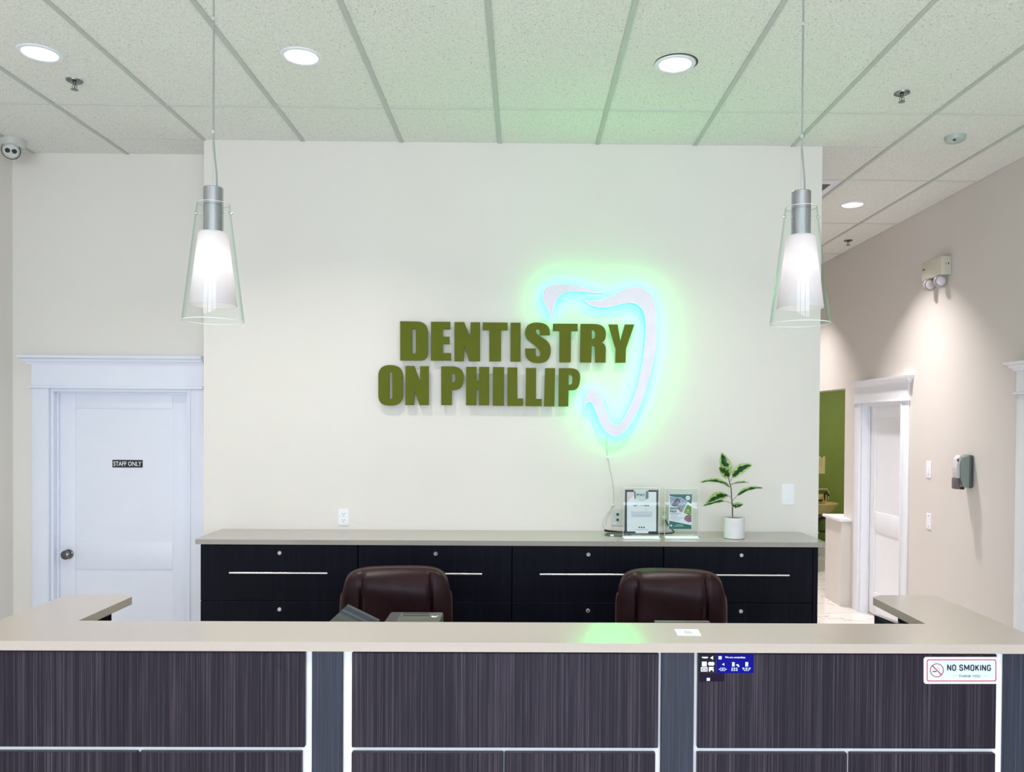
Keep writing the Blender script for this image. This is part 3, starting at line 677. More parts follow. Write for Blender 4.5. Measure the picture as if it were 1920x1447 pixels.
letters = [
 ('D', Ds(750.2, 802.2, 602, 675.6), [slot(772.8, 779.6, 616.3, 662.6)]),
 ('E', [(808, 603), (844.2, 603.2), (844.2, 617), (830.4, 617), (830.4, 631), (842.8, 631), (842.8, 645), (830.4, 645), (830.4, 661.6), (845.7, 661.6), (845.7, 675.7), (808, 675.7)], []),
 ('N', [(852, 603.6), (870.3, 603.6), (881.6, 632.7), (882.2, 604), (900, 604), (900, 677), (879.5, 677), (871, 647.8), (869.4, 677), (852, 677)], []),
 ('T', [(905, 604.2), (951.8, 604.5), (951.8, 618.8), (939.5, 618.8), (939.2, 677.3), (917.3, 677.2), (917.5, 618.6), (905, 618.5)], []),
 ('I', [(957.2, 604.6), (976.3, 604.7), (976.2, 677.8), (956.9, 677.7)], []),
 ('S', S_out, []),
 ('T', [(1036.8, 606.5), (1083.3, 606.8), (1083.2, 620.6), (1070.8, 620.6), (1070.2, 679), (1048.7, 679), (1049, 620.4), (1036.7, 620.3)], []),
 ('R', path((1088.5, 606.8), (1115, 607), ((1135.5, 607.5), (1136.2, 625)), (1136, 630), ((1135, 640), (1127, 641.8)), ((1136, 644), (1136, 655)), (1135.5, 679.5), (1116, 679.4), (1115.8, 652), ((1115.5, 647.5), (1109.5, 647.3)), (1108.8, 679.4), (1087.4, 679.2)), [path((1109.8, 618.5), ((1116, 618.5), (1116, 624)), (1116, 630), ((1116, 635.3), (1109.8, 635.3)))]),
 ('Y', [(1140.8, 608), (1158.2, 608), (1163.2, 639.8), (1171.5, 608), (1189.8, 608), (1173.8, 654), (1173, 679.8), (1153.8, 679.8), (1154.5, 654)], []),
 ('O', path((709.2, 705), ((709.2, 684.2), (731, 684.1)), ((754.8, 684.2), (755, 704)), (755, 741), ((754.5, 760.4), (731, 760.5)), ((709.3, 760.4), (709.2, 741))), [slot(729.8, 735.2, 697.4, 747.6)]),
 ('N', [(760.2, 686), (776.9, 686), (787.5, 715.7), (787.7, 686.3), (803.9, 686.4), (803.7, 759.4), (786.6, 759.3), (776.9, 731.2), (776.5, 759.2), (760, 759.2)], []),
 ('P', path((827.2, 686.7), (848, 686.7), ((869.6, 687.5), (869.6, 706)), ((869.3, 730.5), (853, 730.8)), (847.1, 730.8), (847, 759.4), (827.1, 759.3)), [path((847.1, 700), ((853.4, 700), (853.4, 705)), (853.3, 712), ((853, 717), (847.1, 717)))]),
 ('H', [(874.1, 687.6), (893.5, 687.6), (893.5, 713.3), (898.1, 713.3), (898.2, 687.7), (917.2, 687.8), (917, 759.8), (897.8, 759.7), (897.8, 730.8), (893.3, 730.8), (893.2, 759.7), (873.7, 759.6)], []),
 ('I', [(924.2, 688), (945.2, 688.1), (944.9, 760.5), (923.8, 760.4)], []),
 ('L', [(951.7, 688.7), (970.1, 688.8), (970, 746.9), (980.9, 747.1), (980.8, 760.9), (951.2, 760.8)], []),
 ('L', [(986.2, 689.5), (1005.3, 689.6), (1005, 747.7), (1015.8, 747.8), (1015.6, 761.3), (985.3, 761.2)], []),
 ('I', [(1022, 690), (1040.9, 690.1), (1039.7, 761.8), (1020, 761.6)], []),
 ('P', path((1048, 690), (1070, 690), ((1087.8, 690.5), (1088, 707)), ((1087.8, 731.2), (1074, 731.5)), (1066, 731.6), (1065.7, 761.9), (1047.3, 761.8)), [path((1066.4, 702), ((1073.4, 702), (1073.4, 707)), (1073.3, 716), ((1073, 721.4), (1066.2, 721.4)))]),
]
YS = D-.043; TH = .014
t = thing('wall_lettering', 'raised olive green capitals on the wall reading the clinic name', 'sign', (.0, D, 2.05))
for ch_, o_, h_ in letters:
    f3 = lambda u, v, w: tuple(Vector(aY(u, v, YS))+Vector((0, w, 0)))
    lo = part('letter', MB().prism(o_, h_, f3, 0, TH), SGN, t, False)
    us = [p[0] for p in o_]; ctr = sum(us)/len(us)
    pt = Vector(aY(min(us)+4.5, (o_[-1][1]-4 if ch_ not in 'YSO' else max(p[1] for p in o_)-6) if ch_ != 'Y' else 670, YS))
    if ch_ in 'SO': pt = Vector(aY(ctr, max(p[1] for p in o_)-5, YS))
    if ch_ in 'TY': pt = Vector(aY(ctr, max(p[1] for p in o_)-6, YS))
    part('standoff', MB().cyl((pt.x, YS+TH, pt.z), (pt.x, D, pt.z), .003, 8), STEEL, lo)

# glowing tooth
def cr_(pts): return [(1000+x/4.019, 500+y/4.019) for x, y in pts]
T1 = cr_([(135, 397), (108, 330), (84, 285), (71, 235), (73, 190), (95, 155), (140, 135), (210, 130), (300, 135), (380, 152), (450, 174), (522, 198), (455, 199), (390, 192), (320, 185), (260, 190), (210, 212), (175, 250), (155, 300), (144, 350)])
T2 = cr_([(375, 251), (430, 257), (490, 252), (545, 238), (600, 212), (650, 185), (700, 163), (765, 151), (825, 161), (872, 195), (905, 250), (924, 330), (931, 430), (928, 540), (915, 660), (890, 780), (852, 920), (812, 1030), (770, 1120), (722, 1200), (672, 1252), (620, 1275), (583, 1268), (545, 1240), (510, 1190), (480, 1120), (455, 1055), (435, 1022), (415, 1018), (395, 1040), (371, 1098), (383, 1020), (400, 955), (425, 922), (450, 922), (480, 945), (510, 1000), (540, 1070), (570, 1140), (595, 1180), (620, 1190), (648, 1180), (682, 1140), (722, 1060), (760, 960), (790, 860), (815, 750), (832, 640), (842, 520), (845, 430), (838, 370), (815, 318), (785, 288), (738, 272), (680, 278), (620, 293), (570, 306), (510, 309), (455, 300), (410, 280)])
t = thing('glowing_tooth_sign', 'backlit tooth outline glowing green on the wall around the lettering', 'sign', (.57, D, 2.2))
FACE = mat('tooth_face_acrylic', (.74, .73, .82), .45, emis=(.88, .88, 1.0), es=.06)
LED = emission('led_green', (0, 1.0, .15), 21)
YT = D-.062
for pts, cs in ((T1, [T1[0], T1[11]]), (T2, [T2[0], T2[30]])):
    sp = smooth_poly(pts, cs, 4)
    f3 = lambda u, v, w: tuple(Vector(aY(u, v, YT))+Vector((0, w, 0)))
    fo = part('face', MB().prism(sp, [], f3, 0, .010), FACE, t, False)
    ctrx = sum(p[0] for p in sp)/len(sp)
    part('led_backing', MB().prism(sp, [], f3, .0105, .026), LED, fo, False)
for px, py in ((1030, 545), (1224, 560), (1215, 700), (1160, 806)):
    q_ = Vector(aY(px, py, YT)); part('standoff', MB().cyl((q_.x, YT+.026, q_.z), (q_.x, D, q_.z), .003, 8), STEEL, t)
part('link_wire', MB().tube([Vector(aY(u, v, YT+.02)) for u, v in ((1118, 549), (1128, 550), (1136, 553), (1142, 555))], .0009, 5), DARK, t)

# low voltage wire down to the outlet
W_ = mat('white_wire', (.42, .42, .40), .5)
t = thing('sign_wire', 'thin pale wire hanging from the glowing tooth to the wall plate', 'cable', (.5, D, 1.4))
yy = D-.004
def wl(pts, y=yy): return [Vector(aY(u, v, y)) for u, v in pts]
part('wire', MB().tube(wl([(1138, 816), (1137, 836), (1139, 856), (1144, 880), (1149, 905), (1151, 928), (1150.5, 945)]), .0011, 6), W_, t)
part('wire', MB().tube(wl([(1149, 948), (1140, 962), (1132, 972), (1129, 982), (1133, 990)]), .0011, 6), W_, t)
part('wire', MB().tube(wl([(1151, 948), (1142, 964), (1136, 975), (1136, 985)]), .0011, 6), W_, t)
for u, v in ((1139.5, 857.5), (1150, 946)):
    q_ = Vector(aY(u, v, D)); part('connector', MB().box(q_.x-.008, q_.x+.008, D-.009, D-.0005, q_.z-.005, q_.z+.005, .001), PLASTIC, t)

# ------------------------------------------------------------------ wall plates
def plate(x0, x1, z0, z1, label, kind, face='Y', m=PLASTIC, name='power_outlet', cat='outlet'):
    """built in a local frame: u right, v up, d out of the wall"""
    if face == 'Y': fn = lambda u, v, d: ((x0+x1)/2+u, D-d, (z0+z1)/2+v); loc = ((x0+x1)/2, D, (z0+z1)/2)
    else: fn = lambda u, v, d: (XR-d, (x0+x1)/2-u, (z0+z1)/2+v); loc = (XR, (x0+x1)/2, (z0+z1)/2)
    w, h = abs(x1-x0)/2, abs(z1-z0)/2
    t = thing(name, label, cat, loc)
    part('cover_plate', MB().prism(rrect(-w, w, -h, h, .004), [], fn, 0, .0045).prism(rrect(-w+.003, w-.003, -h+.003, h-.003, .004), [], fn, .0045, .0055), m, t, False)
    if kind == 'duplex':
        for s in (-1, 1):
            o = part('receptacle', MB().prism(rrect(-.0155, .0155, s*.0195-.0135, s*.0195+.0135, .007), [], fn, .0055, .0075), m, t, False)
            mb = MB()
            for a in (-.0065, .0065): mb.prism(rect(a-.0012, a+.0012, s*.0195-.001, s*.0195+.0065), [], fn, .0075, .0079)
            mb.prism(circ(0, s*.0195-.007, .0024, 10), [], fn, .0075, .0079)
            part('slots', mb, DARK, o, False)
    elif kind == 'rocker':
        part('rocker', MB().prism(rrect(-.0165, .0165, -.033, .033, .002), [], fn, .0055, .0095).prism(rrect(-.015, .015, -.031, .0, .002), [], fn, .0095, .012), m, t, False)
    elif kind == 'data':
        for s in (-1, 1):
            o = part('data_jack', MB().prism(rect(-.0105, .0105, s*.017-.010, s*.017+.010), [rect(-.0075, .0075, s*.017-.0075, s*.017+.0075)], fn, .0055, .008), m, t, False)
            part('socket', MB().prism(rect(-.0075, .0075, s*.017-.0075, s*.017+.0075), [], fn, .0055, .006), mat('jack_navy', (.01, .03, .07), .4), o, False)
        part('label_tab', MB().prism(rect(-.026, -.006, -h+.008, -h+.018), [], fn, .0055, .0062), WHITEP, t, False)
    elif kind == 'blank':
        for s in (-1, 1): part('screw', MB().prism(circ(0, s*.042, .004, 12), [], fn, .0055, .0068), DARK, t, False)
    return t
def px_plate(u0, u1, v0, v1, Y=D):
    a, b = aY(u0, v1, Y), aY(u1, v0, Y); return a.x, b.x, a.z, b.z
plate(*px_plate(634.5, 654.5, 954, 984), 'white duplex outlet above the long top, left of the glowing tooth sign', 'duplex')
plate(*px_plate(1145.5, 1170, 953, 985), 'grey white data wall plate with two dark jacks beside certificate', 'data', name='data_wall_plate', cat='wall plate', m=mat('grey_plate', (.62, .66, .62), .4))
t = plate(*px_plate(1235, 1257.5, 950, 984), 'pale duplex outlet with a plug, between certificate and flyer', 'duplex', m=mat('ivory_plate', (.62, .66, .55), .4))
plate(*px_plate(1465.5, 1489, 908, 946), 'white rocker light switch on the sign wall right of the plant', 'rocker', name='light_switch', cat='switch')
plate(6.29, 6.365, 1.367, 1.5, 'white wall switch between the hallway door and soap dispenser', 'rocker', face='X', name='light_switch', cat='switch')
plate(6.28, 6.352, .962, 1.085, 'white outlet plate with two dark screws under the hallway wall switch', 'blank', face='X', name='outlet_plate', cat='wall plate')

# plug and black cord
BC = mat('black_cord', (.008, .016, .014), .45)
q_ = Vector(aY(1246, 972.5, D-.03))
t = thing('plug_cable', 'black cord plugged in behind the sign holders and coiled on the top', 'cord', (q_.x, D-.03, ZC))
part('plug', MB().box(q_.x-.014, q_.x+.014, D-.034, D-.008, q_.z-.012, q_.z+.013, .005), mat('ivory_plug', (.62, .66, .52), .4), t)
r_ = .0042
pts = [Vector((q_.x+.004, D-.03, q_.z-.004)), Vector(aY(1252, 983, D-.05)), Vector(aY(1258, 991, D-.07)), Vector((aY(1258, 996, D-.1).x, D-.10, ZC+.03)), Vector((.925, D-.13, ZC+r_+.006)), Vector((.86, D-.14, ZC+r_+.001)), Vector((.75, D-.12, ZC+r_+.001)), Vector((.65, D-.10, ZC+r_+.001)), Vector((.57, D-.085, ZC+r_+.001)), Vector((.52, D-.075, ZC+r_+.003)), Vector((.508, D-.082, ZC+r_+.012)), Vector((.53, D-.11, ZC+r_+.012)), Vector((.62, D-.14, ZC+r_+.006))]
def cr_curve(pts, n=5):
    out = []; m = len(pts)
    for i in range(m-1):
        p0, p1, p2, p3 = pts[max(i-1, 0)], pts[i], pts[i+1], pts[min(i+2, m-1)]
        for k in range(n): t_ = k/n; out.append(.5*((2*p1)+(p2-p0)*t_+(2*p0-5*p1+4*p2-p3)*t_*t_+(3*p1-p0-3*p2+p3)*t_**3))
    return out+[pts[-1]]
part('cord', MB().tube(cr_curve(pts), r_, 8), BC, t)
lp = [Vector((.66, D-.17, ZC+.0035)), Vector((.60, D-.16, ZC+.0035)), Vector((.53, D-.15, ZC+.0035)), Vector((.505, D-.20, ZC+.0035)), Vector((.55, D-.245, ZC+.0035)), Vector((.66, D-.24, ZC+.0035))]
part('thin_loop', MB().tube(cr_curve(lp), .0024, 6), mat('dark_green_cord', (.02, .06, .04), .4), t)
part('cord_tag', MB().box(.525, .545, D-.247, D-.235, ZC+.002, ZC+.010), PLASTIC, t)

# ------------------------------------------------------------------ certificate and flyer in acrylic holders
INK = mat('dark_ink', (.05, .05, .09), .6); LINK = mat('light_ink', (.45, .46, .60), .6)
YH = 4.705                        # plane of the certificate
def holder(name, label, u0, u1, v0, Yp, base_v, opaque=False):
    a, b = aY(u0, v0, Yp), aY(u1, v0, Yp)
    t = thing(name, label, 'sign holder', ((a.x+b.x)/2, Yp, ZC), 'clear acrylic sign holders')
    part('back_sheet', MB().box(a.x, b.x, Yp+.0006, Yp+.003, ZC+.012, a.z), ACRYL, t, False)
    part('front_sheet', MB().box(a.x, b.x, Yp-.006, Yp-.0036, ZC+.012, a.z), ACRYL, t, False)
    part('edge_rim', MB().box(a.x-.0015, a.x, Yp-.006, Yp+.003, ZC+.012, a.z).box(b.x, b.x+.0015, Yp-.006, Yp+.003, ZC+.012, a.z).box(a.x, b.x, Yp-.006, Yp+.003, a.z, a.z+.002), mat('acrylic_edge', (.75, .84, .80), .2), t, False)
    part('base', MB().box(a.x-.002, b.x+.002, Yp-.045, Yp+.04, ZC+.0005, ZC+.006, .001).box(a.x, b.x, Yp-.012, Yp+.008, ZC+.006, ZC+.012), mat('frosted_acrylic_base', (.80, .84, .84), .15), t, False)
    return t, a, b
holder('sign_holder', 'clear acrylic holder on the long top displaying the certificate', 1169, 1236, 914, YH, 1008)
c0, c1 = aY(1172, 918, YH), aY(1233.5, 999.5, YH)
t = thing('certificate', 'white certificate with navy corners and grey ribbon in acrylic holder', 'certificate', ((c0.x+c1.x)/2, YH, ZC))
cw_, chh = c1.x-c0.x, c0.z-c1.z; cfn = wallplane(c0.x, YH, c1.z)    # u 0..cw_, v 0..chh
def cpx(u, v): p = aY(u, v, YH); return (p.x-c0.x, p.z-c1.z)
part('border', MB().prism(rect(0, cw_, 0, chh), [], cfn, 0, .0004), NAVY, t, False)
part('page', MB().prism([cpx(1175.5, 922), cpx(1230.5, 922), cpx(1230.5, 996), cpx(1216, 996), cpx(1215, 999.3), cpx(1192, 999.3), cpx(1191, 996), cpx(1175.5, 996)], [], cfn, .0004, .0008), WHITEP, t, False)
part('corner_tint', MB().prism([cpx(1175.5, 922), cpx(1189, 922), cpx(1189, 928), cpx(1175.5, 941)], [], cfn, .0008, .0010), mat('pink_tint', (.78, .62, .66), .6), t, False)
part('ribbon', MB().prism([cpx(1188.5, 918), cpx(1216, 918), cpx(1216, 934), cpx(1210, 936.5), cpx(1205, 939.5), cpx(1200, 938), cpx(1189.5, 935.5)], [], cfn, .0010, .0014), mat('ribbon_silver', (.45, .50, .48), .35, metal=.3), t, False)
part('ribbon_band', MB().prism([cpx(1188.5, 921), cpx(1192, 921), cpx(1192, 934), cpx(1189.5, 935)], [], cfn, .0014, .0016).prism([cpx(1211, 920), cpx(1215.8, 920), cpx(1215.8, 934), cpx(1210.5, 936)], [], cfn, .0014, .0016), mat('ribbon_dark', (.16, .19, .2), .4), t, False)
def ctext(txt, u, v, wpx, hpx, m, bold=.02, nm='lettering', par=None, Yp=YH, d=.0018, **k):
    q_ = aY(u, v, Yp); s_ = Yp/F
    return part(nm, text_mb(txt, wallplane(q_.x, Yp, q_.z), wpx*s_, hpx*s_, bold, d, **k), m, par or t, False)
def cbar(u, v, wpx, hpx, m, Yp=YH, d=.0014, n=1):
    """print too small to read in the photograph: short bars, one per word"""
    q_ = aY(u, v, Yp); s_ = Yp/F; pl_ = wallplane(q_.x, Yp, q_.z); mb = MB(); w_ = wpx*s_; g_ = .12*w_ if n > 1 else 0; e_ = (w_-g_*(n-1))/n
    for k in range(n): mb.prism(rect(-w_/2+k*(e_+g_), -w_/2+k*(e_+g_)+e_, -hpx*s_/2, hpx*s_/2), [], pl_, d-.0003, d)
    return part('printed_line', mb, m, t, False)
ctext('IPAC', 1202, 927.5, 17, 5, INK)
cbar(1191, 947.8, 6.5, 1.8, INK, n=2); cbar(1212.5, 947.8, 9, 1.8, INK, n=2); cbar(1211, 955.5, 4, 1, LINK)
cbar(1203, 988.5, 12, 2.4, INK, n=3)
ln = MB()
for v, a, b in ((960, 1184, 1223), (963.5, 1183, 1223), (965.8, 1185, 1222), (968, 1184, 1221), (992.8, 1190, 1215), (947.8, 1199, 1207)):
    p, q_ = cpx(a, v+.45), cpx(b, v-.45); ln.prism(rect(p[0], q_[0], p[1], q_[1]), [], cfn, .0010, .0013)
part('printed_lines', ln, LINK, t, False)

YF = 4.72
holder('sign_holder', 'wide clear acrylic holder on the long top displaying the green flyer', 1247, 1309, 915.5, YF, 1008)
f0, f1 = aY(1255, 926, YF), aY(1297, 991.5, YF)
t = thing('flyer', 'teal and white printed flyer with photos in wide acrylic holder', 'flyer', ((f0.x+f1.x)/2, YF, ZC))
ffn = wallplane(f0.x, YF, f1.z)
def fpx(u, v): p = aY(u, v, YF); return (p.x-f0.x, p.z-f1.z)
TEAL = mat('teal_ink', (.01, .14, .13), .45)
def fl_(nm, pts, m, d0, d1): return part(nm, MB().prism([fpx(*p) for p in pts] if pts and len(pts) < 40 else pts, [], ffn, d0, d1), m, t, False)
fl_('page', [(1254, 925), (1298, 925.3), (1297.3, 992.3), (1253.5, 992)], WHITEP, 0, .0003)
fl_('top_band', [(1255, 926.2), (1297.8, 926.4), (1296.5, 945), (1276, 932), (1270, 932), (1256, 930)], TEAL, .0004, .0007)
fl_('bottom_band', [(1255, 976), (1296.5, 984.5), (1296.5, 991.7), (1254.2, 991.5)], TEAL, .0004, .0007)
fl_('photo', [(1256, 931.3), (1275, 931.8), (1289, 941.5), (1284, 950), (1279.5, 959), (1276, 951), (1266, 949), (1256, 946)], mat('photo_blue', (.28, .37, .5), .5, var=.5, scale=90), .0004, .0008)
fl_('photo_figure', [(1265, 939), (1268, 934), (1272, 934), (1275, 938), (1274, 944), (1270, 947), (1264, 949), (1258, 947)], mat('photo_dark', (.06, .08, .15), .5, var=.5, scale=150), .0009, .0011)
part('photo_face', MB().prism([fpx(1270.5+2.2*math.cos(a*.63), 941+2.8*math.sin(a*.63)) for a in range(10)], [], ffn, .0011, .0013), mat('photo_skin', (.5, .22, .18), .5), t, False)
fl_('green_shape', [(1289, 945.5), (1296.3, 949), (1296.3, 963), (1290, 964.5), (1282, 961), (1285, 953)], mat('leaf_green_ink', (.14, .32, .03), .5), .0004, .0007)
fl_('second_photo', [(1283, 970), (1287, 966), (1293, 963.8), (1296.2, 965), (1296.2, 978), (1290, 979), (1283, 974)], mat('photo_plum', (.30, .14, .2), .5, var=.6, scale=120), .0008, .0010)
part('seal', MB().prism([(fpx(1289.8, 933.3)[0]+.0135*math.cos(k/24*2*PI), fpx(1289.8, 933.3)[1]+.0135*math.sin(k/24*2*PI)) for k in range(24)], [], ffn, .0008, .0010), WHITEP, t, False)
part('small_seal', MB().prism([(fpx(1258.5, 985)[0]+.007*math.cos(k/18*2*PI), fpx(1258.5, 985)[1]+.007*math.sin(k/18*2*PI)) for k in range(18)], [], ffn, .0008, .0010), mat('aqua_ink', (.4, .7, .66), .5), t, False)
part('hand_photo', MB().prism([fpx(*p) for p in ((1271, 951), (1275, 950.5), (1280, 959), (1277, 960), (1273, 957))], [], ffn, .0009, .0011), mat('photo_skin', (.5, .22, .18), .5), t, False)
ctext('DENTISTRY', 1265.5, 953, 19, 4, mat('teal_ink', (.01, .14, .13), .45), .05, Yp=YF, d=.0012)
ctext('PHILLIP', 1262.3, 958.3, 12.5, 3.8, mat('teal_ink', (.01, .14, .13), .45), .05, Yp=YF, d=.0012)
cbar(1289.5, 956.5, 5.5, 1.8, WHITEP, YF, .0012, 2); cbar(1289.5, 960, 9, .9, WHITEP, YF, .0012, 3)
cbar(1289.8, 933.3, 4, 1, LINK, YF, .0013, 2)
ln = MB()
for v, a, b in ((963.8, 1256, 1273), (967.3, 1258, 1270), (971, 1257, 1280), (974.5, 1260, 1274), (962, 1257, 1277)):
    p, q_ = fpx(a, v+.5), fpx(b, v-.5); ln.prism(rect(p[0], q_[0], p[1], q_[1]), [], ffn, .0005, .0008)
part('printed_lines', ln, LINK, t, False)
ln = MB()
for v, a, b in ((983.5, 1268, 1280), (986, 1264, 1282)):
    p, q_ = fpx(a, v+.4), fpx(b, v-.4); ln.prism(rect(p[0], q_[0], p[1], q_[1]), [], ffn, .0008, .0010)
part('printed_lines', ln, mat('aqua_ink', (.4, .7, .66), .5), t, False)

# ------------------------------------------------------------------ potted plant
YP = 4.73
pc = aY(1376.5, 990, YP); px_ = pc.x
t = thing('potted_plant', 'small variegated rubber plant in a white pot on the long top', 'plant', (px_, YP, ZC))
ztop = aY(1376, 969.5, YP).z; R_ = .0605
POT = mat('white_ceramic', (.78, .77, .79), .5, var=.02, bump=.25, bscale=90, stretch=(1, 1, 5))
pot = part('pot', MB().lathe([(0, .001), (R_-.003, .001), (R_, .004), (R_, ztop-ZC-.001), (R_-.001, ztop-ZC), (R_-.004, ztop-ZC), (R_-.005, ztop-ZC-.012), (0, ztop-ZC-.012)], (px_, YP, ZC), 48), POT, t)
em = MB()
for k_, (h0_, w_) in enumerate(((.094, .036), (.086, .044), (.078, .030))):
    for a_ in range(8):
        u0_, u1_ = -.008-w_/2+w_*a_/8, -.008-w_/2+w_*(a_+1)/8
        em.prism([(u0_, h0_-.001), (u1_, h0_-.001), (u1_, h0_+.001), (u0_, h0_+.001)], [], lambda u, v, w: (px_+u, YP-math.sqrt(R_**2-u*u)-w, ZC+v), -.001, .0006)
part('embossed_mark', em, mat('mark_grey', (.66, .66, .68), .5), pot, False)
part('soil', MB().lathe([(0, ztop-ZC-.008), (R_-.006, ztop-ZC-.009), (R_-.006, ztop-ZC-.011)], (px_, YP, ZC), 32), mat('dark_soil', (.012, .009, .008), .9, bump=.6, bscale=120), t)
def pp(x, y, dy=0): return Vector(aY(1300+x/8.036, 840+y/8.036, YP+dy))
STEM = mat('plant_stem', (.045, .022, .022), .5); LFG = mat('leaf_green', (.012, .10, .022), .28, var=.45, scale=60); LFC = mat('leaf_cream', (.52, .66, .30), .32, var=.18, scale=50); LFO = mat('leaf_olive', (.05, .13, .012), .3, var=.3, scale=60)
part('stem', MB().tube(cr_curve([pp(592, 1040), pp(588, 900), pp(577, 740), pp(567, 600), pp(548, 520), pp(525, 430)]), .0036, 8, .0022), STEM, t)
def leaf(b, tip, w, arch, nrm, petiole=None, gm=None, seed=0, curl=.15):
    b, tip = Vector(b), Vector(tip); ax = tip-b; L_ = ax.length; axn = ax.normalized(); n = Vector(nrm).normalized(); sd = axn.cross(n).normalized(); n = sd.cross(axn)
    up = Vector((0, 0, 1))
    def f(u, v):
        s = v*2-1
        prof = math.sin(PI*min(1, u**.82*.985+.008))**.62*(1-.18*u)
        c = b+ax*u+up*arch*math.sin(PI*u**.9)
        return c+sd*s*w*.62*prof+n*(abs(s)**1.5*w*curl*prof)+n*.0015*math.sin(u*17+s*3+seed)
    def mf(u, v):
        s = abs(v*2-1); e = .50+.34*noise.noise(Vector((u*7+seed*3.1, (v > .5)*5, seed)))
        if u > .93 or u < .05: e -= .4
        return 0 if s < e else 1
    mb = MB().grid(f, 22, 14, mf)
    r = bmesh.ops.solidify(mb.bm, geom=mb.bm.faces[:], thickness=.0007)
    lf = part('leaf', mb, [gm or LFG, LFC], t)
    if petiole is not None: part('petiole', MB().tube([Vector(petiole), (Vector(petiole)+b)/2+Vector((0, 0, .002)), b, b.lerp(tip, .12)], .0016, 6, .001), STEM, lf)
leaf(pp(522, 425, .01), pp(430, 70, .03), .066, 0, (.15, -1, .15), pp(530, 450), seed=1)
leaf(pp(548, 430, -.012), pp(385, 295, -.035), .060, .004, (-.1, -1, .35), pp(535, 470), gm=LFO, seed=2)
leaf(pp(585, 440, -.0), pp(880, 250, .0), .052, .016, (.1, -.9, .5), pp(560, 500), seed=3)
leaf(pp(540, 570, -.01), pp(85, 520, .03), .046, .020, (-.1, -.45, 1), pp(557, 590), seed=4)
leaf(pp(565, 548, -.01), pp(838, 520, -.07), .050, .004, (.1, -.25, 1), pp(556, 575), seed=5)
leaf(pp(655, 722, -.01), pp(1055, 600, -.02), .040, .018, (-.2, -.45, 1), pp(592, 792), seed=6)
leaf(pp(515, 705, -.01), pp(192, 828, -.05), .056, .010, (-.1, -.75, .8), pp(560, 745), seed=7)
leaf(pp(472, 798, -.01), pp(145, 876, -.04), .040, .008, (0, -.4, 1), pp(572, 832), seed=8)
leaf(pp(585, 862, -.01), pp(752, 852, -.05), .046, -.006, (0, -.65, .7), pp(583, 850), seed=9)
leaf(pp(575, 600, -.015), pp(430, 520, -.06), .034, -.004, (0, -.5, 1), pp(562, 590), seed=10)

# ------------------------------------------------------------------ signs on door and desk
q0, q1 = aY(210, 862, DR+.049), aY(266.5, 876.5, DR+.049)
t = thing('door_sign', 'black plate reading STAFF ONLY on the white door', 'sign', ((q0.x+q1.x)/2, DR+.05, (q0.z+q1.z)/2))
yd = DR+.0575
sx, sz, sw, sh = (q0.x+q1.x)/2, (q0.z+q1.z)/2, (q1.x-q0.x), (q0.z-q1.z)
part('plate', MB().box(sx-sw/2, sx+sw/2, yd-.003, yd, sz-sh/2, sz+sh/2, .0005), mat('sign_black', (.012, .012, .02), .35), t, False)
part('lettering', text_mb('STAFF ONLY', wallplane(sx, yd-.003, sz), sw*.93, sh*.60, .012, .0006), PLASTIC, t, False)

ysd = yf0
def dfn(): return lambda u, v, w: tuple(Vector(aY(u, v, ysd))+Vector((0, -w, 0)))
t = thing('no_smoking_sign', 'white rounded NO SMOKING sign with red border on the desk front', 'sign', tuple(aY(1801, 1256, ysd)))
fn = dfn(); RED = mat('sign_red', (.42, .04, .10), .4); PALE = mat('sign_pale', (.60, .68, .72), .5, spec=.2)
part('plate', MB().prism(rrect(1731.5, 1871.5, 1231, 1281.5, 5), [], fn, .0002, .0016), mat('sign_white', (.74, .68, .73), .5, spec=.2), t, False)
part('border', MB().prism(rrect(1737, 1867.5, 1235.5, 1277, 4), [rrect(1738.8, 1865.7, 1237.3, 1275.2, 3.0)], fn, .0016, .0019), RED, t, False)
part('inner_field', MB().prism(rrect(1740, 1865, 1238.5, 1274, 3), [], fn, .0016, .0018), PALE, t, False)
sy = part('prohibition_symbol', MB().prism(circ(1756, 1256, 13), [circ(1756, 1256, 11.4)], fn, .0018, .0022).prism([(1746.4, 1247.6), (1748, 1246.2), (1765.8, 1264.2), (1764.2, 1265.6)], [], fn, .0018, .0022), RED, t, False)
part('cigarette', MB().prism(rect(1748, 1755.5, 1257.2, 1259.2), [], fn, .0018, .0021).tube([Vector(aY(1758, 1249, ysd-.002)), Vector(aY(1759, 1252, ysd-.002)), Vector(aY(1762, 1253, ysd-.002)), Vector(aY(1762.5, 1257, ysd-.002))], .0004, 4), INK, sy)
BLK = mat('letter_black', (.01, .01, .03), .4)
STK = {'N': [[(0, 0), (0, 1), (1, 0), (1, 1)]], 'O': [[(0, .25), (.12, .07), (.35, 0), (.65, 0), (.88, .07), (1, .25), (1, .75), (.88, .93), (.65, 1), (.35, 1), (.12, .93), (0, .75), (0, .25)]],
       'S': [[(1, .76), (.88, .94), (.62, 1), (.35, 1), (.10, .93), (0, .76), (.10, .60), (.5, .52), (.90, .41), (1, .24), (.88, .06), (.62, 0), (.35, 0), (.10, .07), (0, .25)]],
       'M': [[(-.1, 0), (-.1, 1), (.5, .25), (1.1, 1), (1.1, 0)]], 'K': [[(0, 0), (0, 1)], [(1, 1), (.05, .42)], [(.32, .60), (1, 0)]], 'I': [[(.5, 0), (.5, 1)]],
       'G': [[(1, .76), (.88, .94), (.62, 1), (.35, 1), (.10, .93), (0, .75), (0, .25), (.12, .07), (.38, 0), (.65, 0), (.9, .07), (1, .2), (1, .46), (.6, .46)]]}
ux = 1776.3; lt = MB()
